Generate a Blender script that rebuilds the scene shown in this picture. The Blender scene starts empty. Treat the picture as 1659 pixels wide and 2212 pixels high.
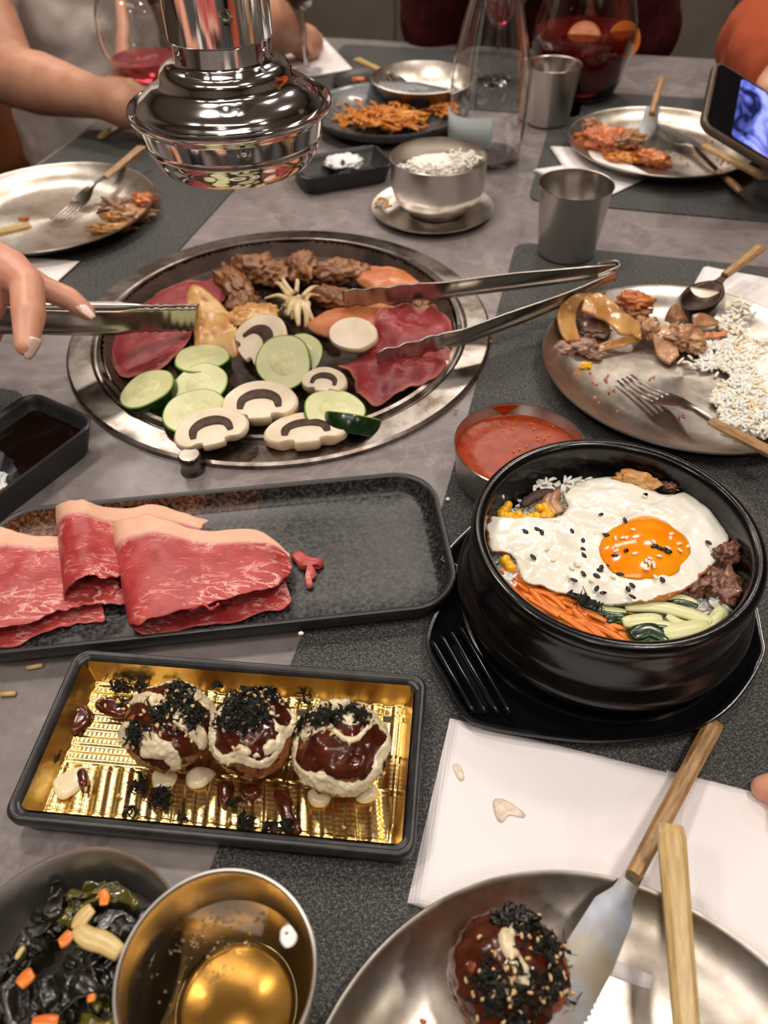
import bpy, bmesh, math, random
from mathutils import Vector, Matrix, noise, Euler
R = math.radians
# ------------------------------------------------------------------ camera
FPX, PITCH, ROLL, CAMH = 1680.0, R(45.477), R(-1.229), 0.42
EYE = Vector((0, 0, CAMH))
FW = Vector((0, math.cos(PITCH), -math.sin(PITCH)))
UP0 = Vector((0, math.sin(PITCH), math.cos(PITCH)))
RT = Vector((1, 0, 0)) * math.cos(ROLL) + UP0 * math.sin(ROLL)
UP = -Vector((1, 0, 0)) * math.sin(ROLL) + UP0 * math.cos(ROLL)
sc = bpy.context.scene
C = sc.collection
cd = bpy.data.cameras.new('camera')
cam = bpy.data.objects.new('camera', cd)
C.objects.link(cam)
sc.camera = cam
cam.matrix_world = Matrix(((RT.x, UP.x, -FW.x, 0), (RT.y, UP.y, -FW.y, 0), (RT.z, UP.z, -FW.z, CAMH), (0, 0, 0, 1)))
cd.sensor_fit = 'VERTICAL'
cd.sensor_height = 24
cd.lens = FPX / 2212 * 24
cd.clip_start = 0.01
cd.dof.use_dof = True
cd.dof.focus_distance = 0.50
cd.dof.aperture_fstop = 5.4
# ------------------------------------------------------------------ world, exposure
w = bpy.data.worlds.new('world'); sc.world = w; w.use_nodes = True
w.node_tree.nodes['Background'].inputs[0].default_value = (1.0, .93, .86, 1)
w.node_tree.nodes['Background'].inputs[1].default_value = 0.5
sc.view_settings.view_transform = 'Standard'
sc.view_settings.look = 'None'
sc.view_settings.gamma = 1
sc.view_settings.use_curve_mapping = False
sc.view_settings.exposure = 0.45
# ceiling lamps: (x, y, z, radius, watts)
LAMPS = [(-.45, .95, 1.55, .12, 7), (.75, 1.3, 1.55, .12, 6.5), (-.9, 2.1, 1.55, .12, 7), (.45, 2.3, 1.55, .12, 7),
         (.60, .10, 1.55, .12, 6.5), (-1.0, .0, 1.55, .12, 5), (-.3, -1.0, 1.55, .12, 4), (1.5, -.7, 1.55, .12, 4)]
PANELS = [(-.15, 1.75, 1.60, 1.0, .30, 7), (-.1, -.35, 1.60, 1.3, .35, 5)]     # long ceiling light panels
LAMP_COL = (1.0, .89, .80)


def P(px, py, z=0.0):
    """point of the photograph's frame -> the point at height z where that thing stands"""
    d = FW + RT * ((px - 829.5) / FPX) - UP * ((py - 1106) / FPX)
    return EYE + d * ((z - CAMH) / d.z)


def scale_at(p):
    return FPX / (Vector(p) - EYE).dot(FW)


# ------------------------------------------------------------------ materials
def lin(c):
    return tuple((v / 255 / 12.92 if v / 255 <= .04045 else ((v / 255 + .055) / 1.055) ** 2.4) for v in c) + (1,)


class NT:
    def __init__(s, name):
        m = bpy.data.materials.new(name); m.use_nodes = True
        s.m = m; s.t = m.node_tree; s.b = s.t.nodes['Principled BSDF']

    def n(s, typ, **kw):
        nd = s.t.nodes.new('ShaderNode' + typ)
        for k, v in kw.items():
            if k in nd.inputs:
                nd.inputs[k].default_value = v
            else:
                setattr(nd, k, v)
        return nd

    def l(s, a, b): s.t.links.new(a, b)

    def coord(s, kind='Object', sc=(1, 1, 1), rot=(0, 0, 0)):
        tc = s.n('TexCoord'); mp = s.n('Mapping')
        mp.inputs['Scale'].default_value = sc; mp.inputs['Rotation'].default_value = rot
        s.l(tc.outputs[kind], mp.inputs['Vector'])
        return mp.outputs[0]

    def noise(s, vec, scale, detail=4, rough=.55, dist=0):
        nd = s.n('TexNoise'); nd.inputs['Scale'].default_value = scale; nd.inputs['Detail'].default_value = detail
        nd.inputs['Roughness'].default_value = rough; nd.inputs['Distortion'].default_value = dist
        s.l(vec, nd.inputs['Vector']); return nd.outputs['Fac']

    def ramp(s, fac, stops):
        r = s.n('ValToRGB'); e = r.color_ramp.elements
        while len(e) < len(stops): e.new(.5)
        for i, (p, c) in enumerate(stops):
            e[i].position = p; e[i].color = c if len(c) == 4 else tuple(c) + (1,)
        s.l(fac, r.inputs[0]); return r.outputs[0]

    def mix(s, fac, a, b, mode='MIX'):
        m = s.n('Mix', data_type='RGBA', blend_type=mode)
        for k, v in ((0, fac), (6, a), (7, b)):
            if hasattr(v, 'node'): s.l(v, m.inputs[k])
            else: m.inputs[k].default_value = v
        return m.outputs[2]

    def math(s, op, a, b=0.0, c=0.0):
        m = s.n('Math', operation=op)
        for k, v in ((0, a), (1, b), (2, c)):
            if hasattr(v, 'node'): s.l(v, m.inputs[k])
            else: m.inputs[k].default_value = v
        return m.outputs[0]

    def bump(s, h, strength=.3, dist=.001):
        b = s.n('Bump'); b.inputs['Strength'].default_value = strength; b.inputs['Distance'].default_value = dist
        s.l(h, b.inputs['Height']); s.l(b.outputs[0], s.b.inputs['Normal'])

    def col(s, v):
        if hasattr(v, 'node'): s.l(v, s.b.inputs['Base Color'])
        else: s.b.inputs['Base Color'].default_value = v

    def set(s, **kw):
        names = dict(rough='Roughness', metal='Metallic', coat='Coat Weight', coatr='Coat Roughness', sss='Subsurface Weight',
                     trans='Transmission Weight', ior='IOR', aniso='Anisotropic', emit='Emission Strength', spec='Specular IOR Level', sheen='Sheen Weight')
        for k, v in kw.items():
            i = s.b.inputs[names[k]]
            if hasattr(v, 'node'): s.l(v, i)
            else: i.default_value = v
        if 'sss' in kw:
            s.b.inputs['Subsurface Radius'].default_value = (1, .5, .3); s.b.inputs['Subsurface Scale'].default_value = .004
        return s


def mottled(name, c1, c2, scale=60, rough=.5, bs=0, bscale=None, lo=.35, hi=.65, c3=None, **kw):
    t = NT(name); v = t.coord()
    st = [(lo, lin(c1)), (hi, lin(c2))] + ([(min(.99, hi + .12), lin(c3))] if c3 else [])
    t.col(t.ramp(t.noise(v, scale), st)); t.set(rough=rough, **kw)
    if bs: t.bump(t.noise(v, bscale or scale * 3), bs, .0015)
    return t.m


M = {}


def steel(name, c, rough, radial=False, aniso=0.0, marks=.0, grime=None, streak=None):
    t = NT(name); v = t.coord()
    t.set(metal=1, rough=rough)
    base = lin(c)
    if grime:
        g = t.ramp(t.noise(v, 28, 6, .65), [(.42, (0, 0, 0)), (.62, (1, 1, 1))])
        t.col(t.mix(g, base, lin(grime)))
        gr = t.math('MULTIPLY_ADD', t.noise(v, 38, 6, .7), .30, rough - .12); t.set(rough=gr)
    else: t.col(base)
    if streak:
        h = t.noise(t.coord(sc=streak), 1.0, 3)
        t.bump(h, .08, .0004)
    if radial:
        tg = t.n('Tangent', direction_type='RADIAL', axis='Z'); t.l(tg.outputs[0], t.b.inputs['Tangent'])
        t.set(aniso=aniso)
    return t.m


M['plate_steel'] = steel('plate_steel', (206, 200, 192), .33, True, .6, grime=(176, 166, 150))
M['cup_steel'] = steel('cup_steel', (206, 201, 195), .29, False, streak=(900, 900, 12))
M['bowl_steel'] = steel('bowl_steel', (222, 218, 213), .38)
M['cup_inner'] = steel('cup_inner', (204, 199, 192), .22, False, streak=(25, 25, 900))
M['chrome'] = steel('chrome', (226, 225, 224), .09)
M['cutlery'] = steel('cutlery', (150, 144, 138), .22, grime=(120, 108, 96))
M['spoon_dark_reflection'] = steel('spoon_dark_reflection', (66, 52, 44), .38)  # spoon steel darkened, its dark brown reflection is put into the colour
M['tong_steel'] = steel('tong_steel', (186, 180, 172), .26)
M['dirty_blade'] = steel('dirty_blade', (128, 134, 144), .36, grime=(128, 120, 104))
M['ring_steel'] = steel('ring_steel', (150, 143, 136), .27, True, .5, grime=(95, 84, 74))
M['gold'] = steel('gold', (226, 178, 84), .19)
t = NT('gold'); v = t.coord(); t.col(lin((228, 200, 134))); t.set(metal=1, rough=.25)
t.bump(t.noise(v, 110, 4, .6), .35, .0008); M['gold'] = t.m

# tabletop: grey stone-look laminate
t = NT('stone_laminate'); v = t.coord()
base = t.ramp(t.noise(v, 5, 9, .62, .6), [(.3, lin((100, 92, 92))), (.55, lin((130, 121, 120))), (.75, lin((158, 148, 146)))])
fine = t.ramp(t.noise(v, 60, 6, .7), [(.3, lin((88, 82, 82))), (.7, lin((150, 143, 140)))])
c = t.mix(.35, base, fine)
vein = t.ramp(t.math('ABSOLUTE', t.math('SUBTRACT', t.noise(t.coord(rot=(0, 0, .5)), 3.2, 6, .6, .8), .5)), [(.0, (1, 1, 1)), (.012, (0, 0, 0))])
c = t.mix(t.math('MULTIPLY', vein, .3), c, lin((70, 62, 62)))
vein2 = t.ramp(t.math('ABSOLUTE', t.math('SUBTRACT', t.noise(t.coord(rot=(0, 0, 1.5)), 4.5, 5, .6, 1.2), .47)), [(.0, (1, 1, 1)), (.02, (0, 0, 0))])
c = t.mix(t.math('MULTIPLY', vein2, .28), c, lin((172, 158, 152)))
t.col(c); t.set(rough=t.math('MULTIPLY_ADD', t.noise(v, 40, 5), .25, .24)); t.bump(t.noise(v, 220, 4), .08, .0006)
M['stone'] = t.m

# placemat: woven dark grey vinyl
t = NT('woven_placemat')
a = t.noise(t.coord(sc=(420, 1500, 1), rot=(0, 0, R(14))), 1.0, 2); b = t.noise(t.coord(sc=(1500, 520, 1), rot=(0, 0, R(14))), 1.0, 2)
h = t.math('MAXIMUM', a, b)
t.col(t.ramp(h, [(.50, lin((38, 38, 38))), (.60, lin((84, 84, 82))), (.74, lin((140, 140, 136)))]))
t.set(rough=.62, spec=.3); t.bump(h, .6, .0008); M['placemat'] = t.m

M['black_ceramic'] = mottled('black_ceramic', (13, 13, 14), (22, 21, 21), 40, .2, .12, 160, coat=.5, coatr=.12)
M['pot_glaze'] = mottled('pot_glaze', (6, 5, 6), (13, 10, 10), 30, .2, .10, 120, spec=.45)
M['black_plastic'] = mottled('black_plastic', (10, 11, 14), (14, 15, 18), 30, .17, .04, 200)
M['matte_black'] = mottled('matte_black', (30, 31, 33), (42, 42, 43), 60, .42, .05, 400)
M['black_tray_plastic'] = mottled('black_tray_plastic', (34, 35, 36), (52, 52, 52), 90, .33, .06, 300)
t = NT('speckled_glaze'); v = t.coord()
sp = t.noise(v, 330, 5, .75)
dark = t.ramp(sp, [(.44, lin((20, 20, 21))), (.62, lin((74, 74, 72)))])
rust = t.ramp(sp, [(.40, lin((44, 28, 20))), (.52, lin((112, 70, 46))), (.66, lin((160, 120, 92)))])
sep = t.n('SeparateXYZ'); t.l(v, sep.inputs[0])
zone = t.math('ADD', t.math('MULTIPLY', sep.outputs[1], 9), t.math('MULTIPLY', sep.outputs[0], -7))
zone = t.math('ADD', zone, t.math('MULTIPLY', t.math('SUBTRACT', t.noise(v, 22, 5, .7), .5), 2.4))
zf = t.ramp(zone, [(.35, (0, 0, 0)), (.95, (1, 1, 1))])
t.col(t.mix(zf, dark, rust)); t.set(rough=t.math('MULTIPLY_ADD', sp, .5, .08), spec=.5); t.bump(sp, .22, .0008); M['speckled'] = t.m
M['grill_iron'] = mottled('grill_iron', (40, 28, 21), (84, 62, 48), 26, .5, .25, 180, spec=.3)
M['grill_hole'] = mottled('burner_dark', (3, 3, 3), (8, 7, 7), 20, .7)
M['paper'] = mottled('paper_napkin', (225, 218, 216), (236, 231, 229), 60, .9, .15, 300, sss=.1)
t = NT('embossed_napkin'); t.col(lin((236, 230, 230))); t.set(rough=.9, sss=.08)
vo = t.n('TexVoronoi'); vo.inputs['Scale'].default_value = 520; vo.inputs['Randomness'].default_value = .0; t.l(t.coord(rot=(0, 0, .2)), vo.inputs['Vector'])
t.bump(vo.outputs['Distance'], .35, .0009)
st = t.ramp(t.noise(t.coord(), 34, 5, .6), [(.68, (0, 0, 0)), (.74, (1, 1, 1))])
M['napkin'] = t.m
M['stain'] = mottled('sauce_stain', (212, 186, 160), (230, 218, 208), 300, .9)
t = NT('oiled_wood'); v = t.coord(sc=(8, 60, 60)); t.col(t.ramp(t.noise(v, 8, 5, .6, .4), [(.3, lin((120, 88, 56))), (.55, lin((166, 130, 88))), (.75, lin((190, 156, 110)))]))
t.set(rough=.38); M['wood'] = t.m
t = NT('pale_wood'); v = t.coord(sc=(8, 60, 60)); t.col(t.ramp(t.noise(v, 8, 5, .6, .4), [(.3, lin((168, 138, 86))), (.7, lin((206, 178, 124)))]))
t.set(rough=.4); M['pale_wood'] = t.m
M['glass'] = NT('clear_glass').set(rough=.0, trans=1, ior=1.45).m
M['glass'].node_tree.nodes['Principled BSDF'].inputs['Base Color'].default_value = (1, 1, 1, 1)


def liquid(name, c, rough=.0, ior=1.33, trans=1.0, **kw):
    t = NT(name); t.col(lin(c)); t.set(rough=rough, trans=trans, ior=ior, **kw); return t.m


M['tea'] = liquid('golden_drink', (244, 214, 150))
M['sangria'] = liquid('sangria_liquid', (128, 22, 22), .02, 1.33, .55)
M['rose'] = liquid('rose_wine', (214, 70, 84), .0, 1.33, .75)
M['soy'] = liquid('soy_sauce', (16, 6, 3), .06, 1.35, 0.0)
M['darkwine'] = liquid('dark_wine', (28, 6, 10), .03, 1.33, 0.0)
M['red_sauce'] = mottled('red_chilli_sauce', (140, 46, 10), (162, 62, 20), 120, .3, .25, 130, spec=.2)
M['brown_sauce'] = mottled('brown_sauce', (56, 21, 10), (84, 34, 16), 90, .16, .15, 160)
M['mayo'] = mottled('mayonnaise', (214, 200, 164), (228, 216, 186), 60, .2, .05, 60, sss=.35, coat=.3)
M['batter'] = mottled('fried_batter', (104, 52, 28), (164, 98, 54), 130, .38, .8, 260, c3=(60, 26, 18), sss=.1)
M['seaweed'] = mottled('dried_seaweed', (10, 10, 7), (28, 29, 18), 300, .5, .3, 600, spec=.25)
M['sesame'] = mottled('toasted_sesame', (196, 158, 104), (222, 190, 140), 200, .45)
M['white_sesame'] = mottled('white_sesame', (232, 214, 184), (244, 232, 210), 200, .35)
M['black_sesame'] = mottled('black_sesame', (8, 8, 9), (18, 18, 20), 300, .28)
M['rice'] = mottled('cooked_rice', (236, 228, 214), (246, 240, 230), 60, .4, sss=.5)
M['yellow_rice'] = mottled('sauced_rice', (228, 204, 160), (238, 222, 192), 200, .38, sss=.4)


def meat(name, red, pink, fat, marb, band=.8, stretch=(26, 80, 20), thr=.5, rot=-12):
    t = NT(name)
    v = t.coord('Object', stretch, (0, 0, R(rot)))
    uv = t.coord('UV'); s2 = t.n('SeparateXYZ'); t.l(uv, s2.inputs[0])
    base = t.ramp(t.noise(t.coord(), 45, 5, .6), [(.3, lin(red)), (.7, lin(pink))])
    n1 = t.noise(v, 1.15, 6, .66, 1.0); n2 = t.noise(t.coord(), 26, 3); n3 = t.noise(v, 4.0, 5, .7, .6)
    vein = t.ramp(t.math('ABSOLUTE', t.math('SUBTRACT', n1, .5)), [(.0, (.95, .95, .95)), (.012, (.7, .7, .7)), (.03, (0, 0, 0))])
    mask = t.ramp(n2, [(thr - .04, (0, 0, 0)), (thr + .08, (1, 1, 1))])
    fleck = t.ramp(n3, [(.60, (0, 0, 0)), (.68, (1, 1, 1))])
    f = t.math('MAXIMUM', t.math('MULTIPLY', vein, mask), t.math('MULTIPLY', fleck, .55))
    c = t.mix(f, base, lin(marb))
    edge = t.math('ADD', s2.outputs[1], t.math('MULTIPLY', t.math('SUBTRACT', t.noise(t.coord(), 30, 3), .5), .12))
    pk = t.ramp(edge, [(band - .05, (0, 0, 0)), (band, (1, 1, 1))])
    c = t.mix(t.math('MULTIPLY', pk, .5), c, lin(marb))
    fb = t.ramp(edge, [(band, (0, 0, 0)), (band + .03, (1, 1, 1))])
    c = t.mix(fb, c, lin(fat))
    t.col(c); t.set(rough=.36, sss=.12)
    t.bump(t.math('ADD', t.noise(t.coord('Object', (60, 300, 60), (0, 0, R(rot))), 3, 4), t.math('MULTIPLY', t.noise(t.coord(), 160, 4), .6)), .5, .0009)
    return t.m


M['beef'] = meat('raw_beef_slice', (150, 40, 42), (190, 72, 70), (228, 178, 150), (234, 186, 174))
M['beef_dark'] = meat('raw_beef_on_grill', (118, 28, 34), (156, 52, 56), (206, 130, 112), (196, 120, 112), band=.96, thr=.55)
M['beef_scrap'] = meat('raw_beef_scrap', (164, 58, 56), (204, 104, 98), (214, 120, 112), (226, 150, 140), band=1.3)
M['salmon'] = meat('orange_marinated_fish', (184, 100, 58), (214, 134, 86), (230, 168, 118), (236, 186, 140), band=.97, stretch=(10, 70, 20), thr=.5)
M['cooked'] = mottled('browned_meat', (104, 62, 34), (164, 114, 74), 60, .4, .7, 130, c3=(62, 30, 16))
M['cooked_pale'] = mottled('pale_cooked_meat', (138, 92, 62), (190, 146, 106), 50, .3, .6, 110, sss=.15, coat=.2)
M['grey_meat'] = mottled('grey_cooked_pork', (122, 88, 74), (168, 130, 110), 50, .32, .6, 110, coat=.2)
M['pork_skin'] = mottled('glazed_pork_fat', (156, 104, 50), (204, 158, 100), 30, .22, .2, 60, sss=.2)
M['bulgogi'] = mottled('marinated_beef', (92, 56, 42), (142, 96, 76), 70, .3, .7, 190, coat=.3)
M['golden'] = mottled('golden_slice', (188, 128, 60), (222, 182, 120), 50, .3, .3, 90, c3=(150, 84, 34), sss=.2)
M['squid'] = mottled('creamy_squid', (206, 172, 112), (238, 222, 184), 40, .35, .3, 120, sss=.3)
M['zuke'] = mottled('courgette_flesh', (206, 208, 150), (224, 224, 178), 25, .33, .15, 130, sss=.3)
M['zuke_seed'] = mottled('courgette_seed_core', (205, 206, 146), (224, 223, 174), 130, .33, .3, 190, sss=.3)
M['zuke_rim'] = mottled('courgette_rim', (104, 140, 48), (146, 172, 78), 60, .33, sss=.2)
M['zuke_skin'] = mottled('courgette_skin', (12, 32, 12), (30, 62, 24), 90, .25, .15, 150, coat=.3)
M['mush'] = mottled('mushroom_flesh', (222, 204, 176), (240, 228, 206), 30, .5, .12, 120, sss=.3)
M['mush_skin'] = mottled('mushroom_cap_skin', (206, 178, 140), (230, 208, 176), 50, .5, .2, 160, sss=.2)
M['gill'] = mottled('mushroom_gills', (40, 24, 17), (84, 56, 42), 120, .6, .5, 400)
M['carrot'] = mottled('carrot', (206, 98, 20), (230, 132, 44), 50, .3, .15, 200, sss=.08)
M['corn'] = mottled('sweetcorn', (226, 160, 12), (240, 188, 40), 120, .22, sss=.3, coat=.3)
t = NT('egg_white'); uv = t.coord('UV'); s2 = t.n('SeparateXYZ'); t.l(uv, s2.inputs[0]); v = t.coord()
wcol = t.ramp(t.noise(v, 26, 5, .6), [(.3, lin((222, 218, 198))), (.5, lin((238, 235, 222))), (.7, lin((244, 242, 234)))])
e1 = t.math('ADD', s2.outputs[1], t.math('MULTIPLY', t.math('SUBTRACT', t.noise(v, 50, 4), .5), .22))
bf = t.ramp(e1, [(.985, (0, 0, 0)), (1.03, (1, 1, 1))])
t.col(t.mix(bf, wcol, lin((170, 104, 48)))); t.set(rough=.16, sss=.3, coat=.5)
t.bump(t.math('ADD', t.noise(v, 70, 5, .7), t.math('MULTIPLY', t.noise(v, 240, 3), .25)), .42, .0016); M['egg'] = t.m
t = NT('egg_yolk'); v = t.coord(); t.col(t.ramp(t.noise(v, 30, 3), [(.35, lin((246, 132, 4))), (.65, lin((252, 160, 22)))])); t.set(rough=.12, sss=.25, coat=.5); M['yolk'] = t.m
M['noodle'] = mottled('orange_noodles', (186, 104, 30), (216, 146, 62), 60, .3, sss=.15, coat=.2)
M['kimchi'] = mottled('orange_sauced_meat', (170, 78, 28), (216, 134, 76), 45, .3, .6, 100, c3=(226, 176, 130), coat=.2)
M['salt'] = mottled('coarse_salt', (220, 220, 220), (240, 240, 240), 300, .7, .6, 500, sss=.1)
M['wakame'] = mottled('wakame', (12, 12, 8), (36, 32, 20), 60, .24, .4, 110)
M['wakame_light'] = mottled('olive_wakame', (62, 58, 14), (96, 88, 26), 60, .2, .3, 110, coat=.4)
M['onion'] = mottled('pale_onion', (186, 156, 92), (214, 190, 130), 60, .3, .2, 120, sss=.3)
M['skin'] = mottled('skin', (186, 134, 108), (204, 152, 126), 30, .45, .1, 200, sss=.25)
M['skin_hand'] = mottled('hand_skin', (206, 142, 116), (224, 168, 142), 30, .42, .12, 220, sss=.3)
M['nail'] = mottled('fingernail', (232, 196, 180), (240, 210, 196), 60, .2, sss=.2, coat=.5)
M['white_cloth'] = mottled('white_cotton', (214, 204, 196), (228, 220, 212), 20, .85, .2, 160)
M['maroon'] = mottled('maroon_knit', (44, 13, 14), (64, 20, 20), 60, .95, .5, 260, spec=.1)
t = NT('orange_rib_knit'); v = t.coord(rot=(0, .4, .9)); wv = t.n('TexWave', wave_type='BANDS', bands_direction='X'); wv.inputs['Scale'].default_value = 75; wv.inputs['Distortion'].default_value = .6; t.l(v, wv.inputs['Vector'])
t.col(t.ramp(wv.outputs[1], [(.2, lin((122, 46, 16))), (.8, lin((186, 78, 30)))])); t.set(rough=.9); t.bump(wv.outputs[1], .6, .002); M['orange_knit'] = t.m
M['jeans'] = mottled('dark_denim', (18, 20, 28), (30, 32, 42), 80, .85, .3, 300)
M['hair'] = mottled('dark_hair', (24, 16, 12), (44, 30, 22), 60, .5, .5, 200)
M['leather'] = mottled('brown_leather', (96, 54, 30), (120, 70, 40), 20, .45, .15, 150)
M['dark_metal'] = mottled('dark_metal', (24, 24, 26), (34, 34, 36), 20, .4)
M['wall'] = mottled('taupe_wall_tile', (104, 94, 84), (118, 108, 98), 6, .5, .06, 60)
M['grout'] = mottled('wall_grout', (70, 62, 54), (80, 72, 64), 30, .8)
M['plain_wall'] = mottled('painted_wall', (150, 138, 124), (160, 146, 132), 4, .7)
M['dark_wall'] = mottled('dark_painted_wall', (120, 104, 88), (132, 116, 100), 4, .6)
M['ceil'] = mottled('ceiling_paint', (200, 196, 190), (208, 204, 198), 4, .8)
M['floor'] = mottled('floor_tile', (70, 62, 56), (86, 76, 68), 6, .45)
M['phone_case'] = mottled('phone_case', (74, 62, 50), (92, 78, 62), 40, .35)

M['phone_black'] = NT('phone_glass').set(rough=.08, coat=.5).m

M['phone_black'].node_tree.nodes['Principled BSDF'].inputs['Base Color'].default_value = (.004, .004, .006, 1)
t = NT('lit_screen'); v = t.coord(sc=(1, 1, 1)); cc = t.ramp(t.noise(v, 22, 2, .5, 1.5), [(.38, lin((22, 24, 60))), (.5, lin((88, 98, 186))), (.62, lin((150, 160, 228)))])
t.col((0, 0, 0, 1)); t.l(cc, t.b.inputs['Emission Color']); t.set(emit=1.1, rough=.1); M['screen'] = t.m
t = NT('lamp_disc'); t.b.inputs['Emission Color'].default_value = LAMP_COL + (1,); t.set(emit=25); M['lamp'] = t.m
M['label_blue'] = liquid('frosted_label', (196, 208, 208), .6, 1.2, .25)
M['orange_flesh'] = mottled('orange_slice_flesh', (214, 96, 14), (236, 140, 40), 60, .25, sss=.3, coat=.3)
M['orange_peel'] = mottled('orange_peel', (206, 110, 20), (226, 140, 50), 60, .35)


# ------------------------------------------------------------------ object helpers
def link(o, parent=None):
    C.objects.link(o)
    if parent: o.parent = parent
    return o


def tag(o, label=None, cat=None, group=None, kind=None):
    if label: o['label'] = label
    if cat: o['category'] = cat
    if group: o['group'] = group
    if kind: o['kind'] = kind
    return o


def thing(name, label, cat, loc=(0, 0, 0), rotz=0, group=None):
    o = bpy.data.objects.new(name, None); o.location = loc; o.rotation_euler = (0, 0, rotz); o.empty_display_size = .02
    link(o); return tag(o, label, cat, group)


def mesh(name, V, F, mat, parent=None, loc=None, smooth=True, uv=None, mats=None):
    me = bpy.data.meshes.new(name); me.from_pydata([tuple(v) for v in V], [], F)
    if smooth: me.polygons.foreach_set('use_smooth', [True] * len(me.polygons))
    me.materials.append(mat)
    if uv:
        l = me.uv_layers.new(name='UVMap')
        for lp in me.loops: l.data[lp.index].uv = uv[lp.vertex_index]
    me.update()
    o = bpy.data.objects.new(name, me)
    if loc is not None: o.location = loc
    return link(o, parent)


def frombm(name, bm, mat, parent=None, loc=None, smooth=True):
    bmesh.ops.recalc_face_normals(bm, faces=bm.faces)
    me = bpy.data.meshes.new(name); bm.to_mesh(me); bm.free()
    if smooth: me.polygons.foreach_set('use_smooth', [True] * len(me.polygons))
    me.materials.append(mat)
    o = bpy.data.objects.new(name, me)
    if loc is not None: o.location = loc
    return link(o, parent)


def sharp(o, ang=35):
    me = o.data; me.update()
    try:
        me.set_sharp_from_angle(angle=R(ang))
    except Exception: pass
    return o


def lathe_vf(prof, n=64, wob=None):
    V, F = [], []; rings = []
    for (r, z) in prof:
        if r < 1e-6:
            rings.append([len(V)]); V.append((0, 0, z))
        else:
            rg = []
            for i in range(n):
                a = 2 * math.pi * i / n; k = wob(a) if wob else 1
                rg.append(len(V)); V.append((r * k * math.cos(a), r * k * math.sin(a), z))
            rings.append(rg)
    for a, b in zip(rings, rings[1:]):
        if len(a) == 1 and len(b) == 1: continue
        for i in range(n):
            j = (i + 1) % n
            if len(a) == 1: F.append((a[0], b[j], b[i]))
            elif len(b) == 1: F.append((a[i], a[j], b[0]))
            else: F.append((a[i], a[j], b[j], b[i]))
    return V, F


def lathe(name, prof, mat, parent=None, loc=None, n=64, ang=40, wob=None):
    V, F = lathe_vf(prof, n, wob)
    me_o = mesh(name, V, F, mat, parent, loc)
    bm = bmesh.new(); bm.from_mesh(me_o.data); bmesh.ops.recalc_face_normals(bm, faces=bm.faces); bm.to_mesh(me_o.data); bm.free()
    return sharp(me_o, ang)


def smooth_pts(pts, n, closed=True):
    pts = [Vector(p) for p in pts]; k = len(pts); out = []
    for i in range(n):
        s = i / n * k if closed else i / (n - 1) * (k - 1)
        j = min(int(s), k - 1 if closed else k - 2); f = s - j
        g = (lambda q: pts[q % k]) if closed else (lambda q: pts[max(0, min(k - 1, q))])
        a, b, c, d = g(j - 1), g(j), g(j + 1), g(j + 2)
        out.append(.5 * ((2 * b) + (c - a) * f + (2 * a - 5 * b + 4 * c - d) * f * f + (3 * b - a - 3 * c + d) * f ** 3))
    return out


def tube_vf(pts, rad, n=8, flat=1.0, V=None, F=None, up=Vector((0, 0, 1))):
    V = [] if V is None else V; F = [] if F is None else F
    pts = [Vector(p) for p in pts]; k = len(pts)
    base = len(V)
    for i, p in enumerate(pts):
        t = (pts[min(i + 1, k - 1)] - pts[max(i - 1, 0)]).normalized()
        s = t.cross(up)
        s = s.normalized() if s.length > 1e-4 else t.orthogonal().normalized()
        u = s.cross(t)
        r = rad(i / (k - 1)) if callable(rad) else rad
        for j in range(n):
            a = 2 * math.pi * j / n
            V.append(p + s * math.cos(a) * r + u * math.sin(a) * r * flat)
    for i in range(k - 1):
        for j in range(n):
            q = (j + 1) % n
            F.append((base + i * n + j, base + i * n + q, base + (i + 1) * n + q, base + (i + 1) * n + j))
    F.append(tuple(base + j for j in range(n))[::-1]); F.append(tuple(base + (k - 1) * n + j for j in range(n)))
    return V, F


def tube(name, pts, rad, mat, parent=None, n=12, flat=1.0, loc=None, up=Vector((0, 0, 1))):
    V, F = tube_vf(pts, rad, n, flat, up=up)
    if loc is not None: V = [v - Vector(loc) for v in V]
    return mesh(name, V, F, mat, parent, loc)


def fbm(p, s, seed=0, o=3):
    return noise.fractal(Vector(p) * s + Vector((seed * 7.3, seed * 3.1, seed * 5.7)), 1.0, 2.0, o)


def blob(name, r, mat, parent=None, loc=None, rot=(0, 0, 0), amp=.15, freq=2.0, seed=0, sub=4, crease=0):
    bm = bmesh.new(); bmesh.ops.create_icosphere(bm, subdivisions=sub, radius=1)
    for v in bm.verts:
        n = v.co.normalized()
        k = 1 + amp * fbm(n, freq, seed) + amp * .4 * fbm(n, freq * 3.3, seed + 5)
        if crease: k -= crease * max(0, 1 - abs(fbm(n, freq * .8, seed + 9)) * 6)
        v.co = Vector((n.x * r[0], n.y * r[1], n.z * r[2])) * k
    o = frombm(name, bm, mat, parent, loc)
    o.rotation_euler = rot
    return o


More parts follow.
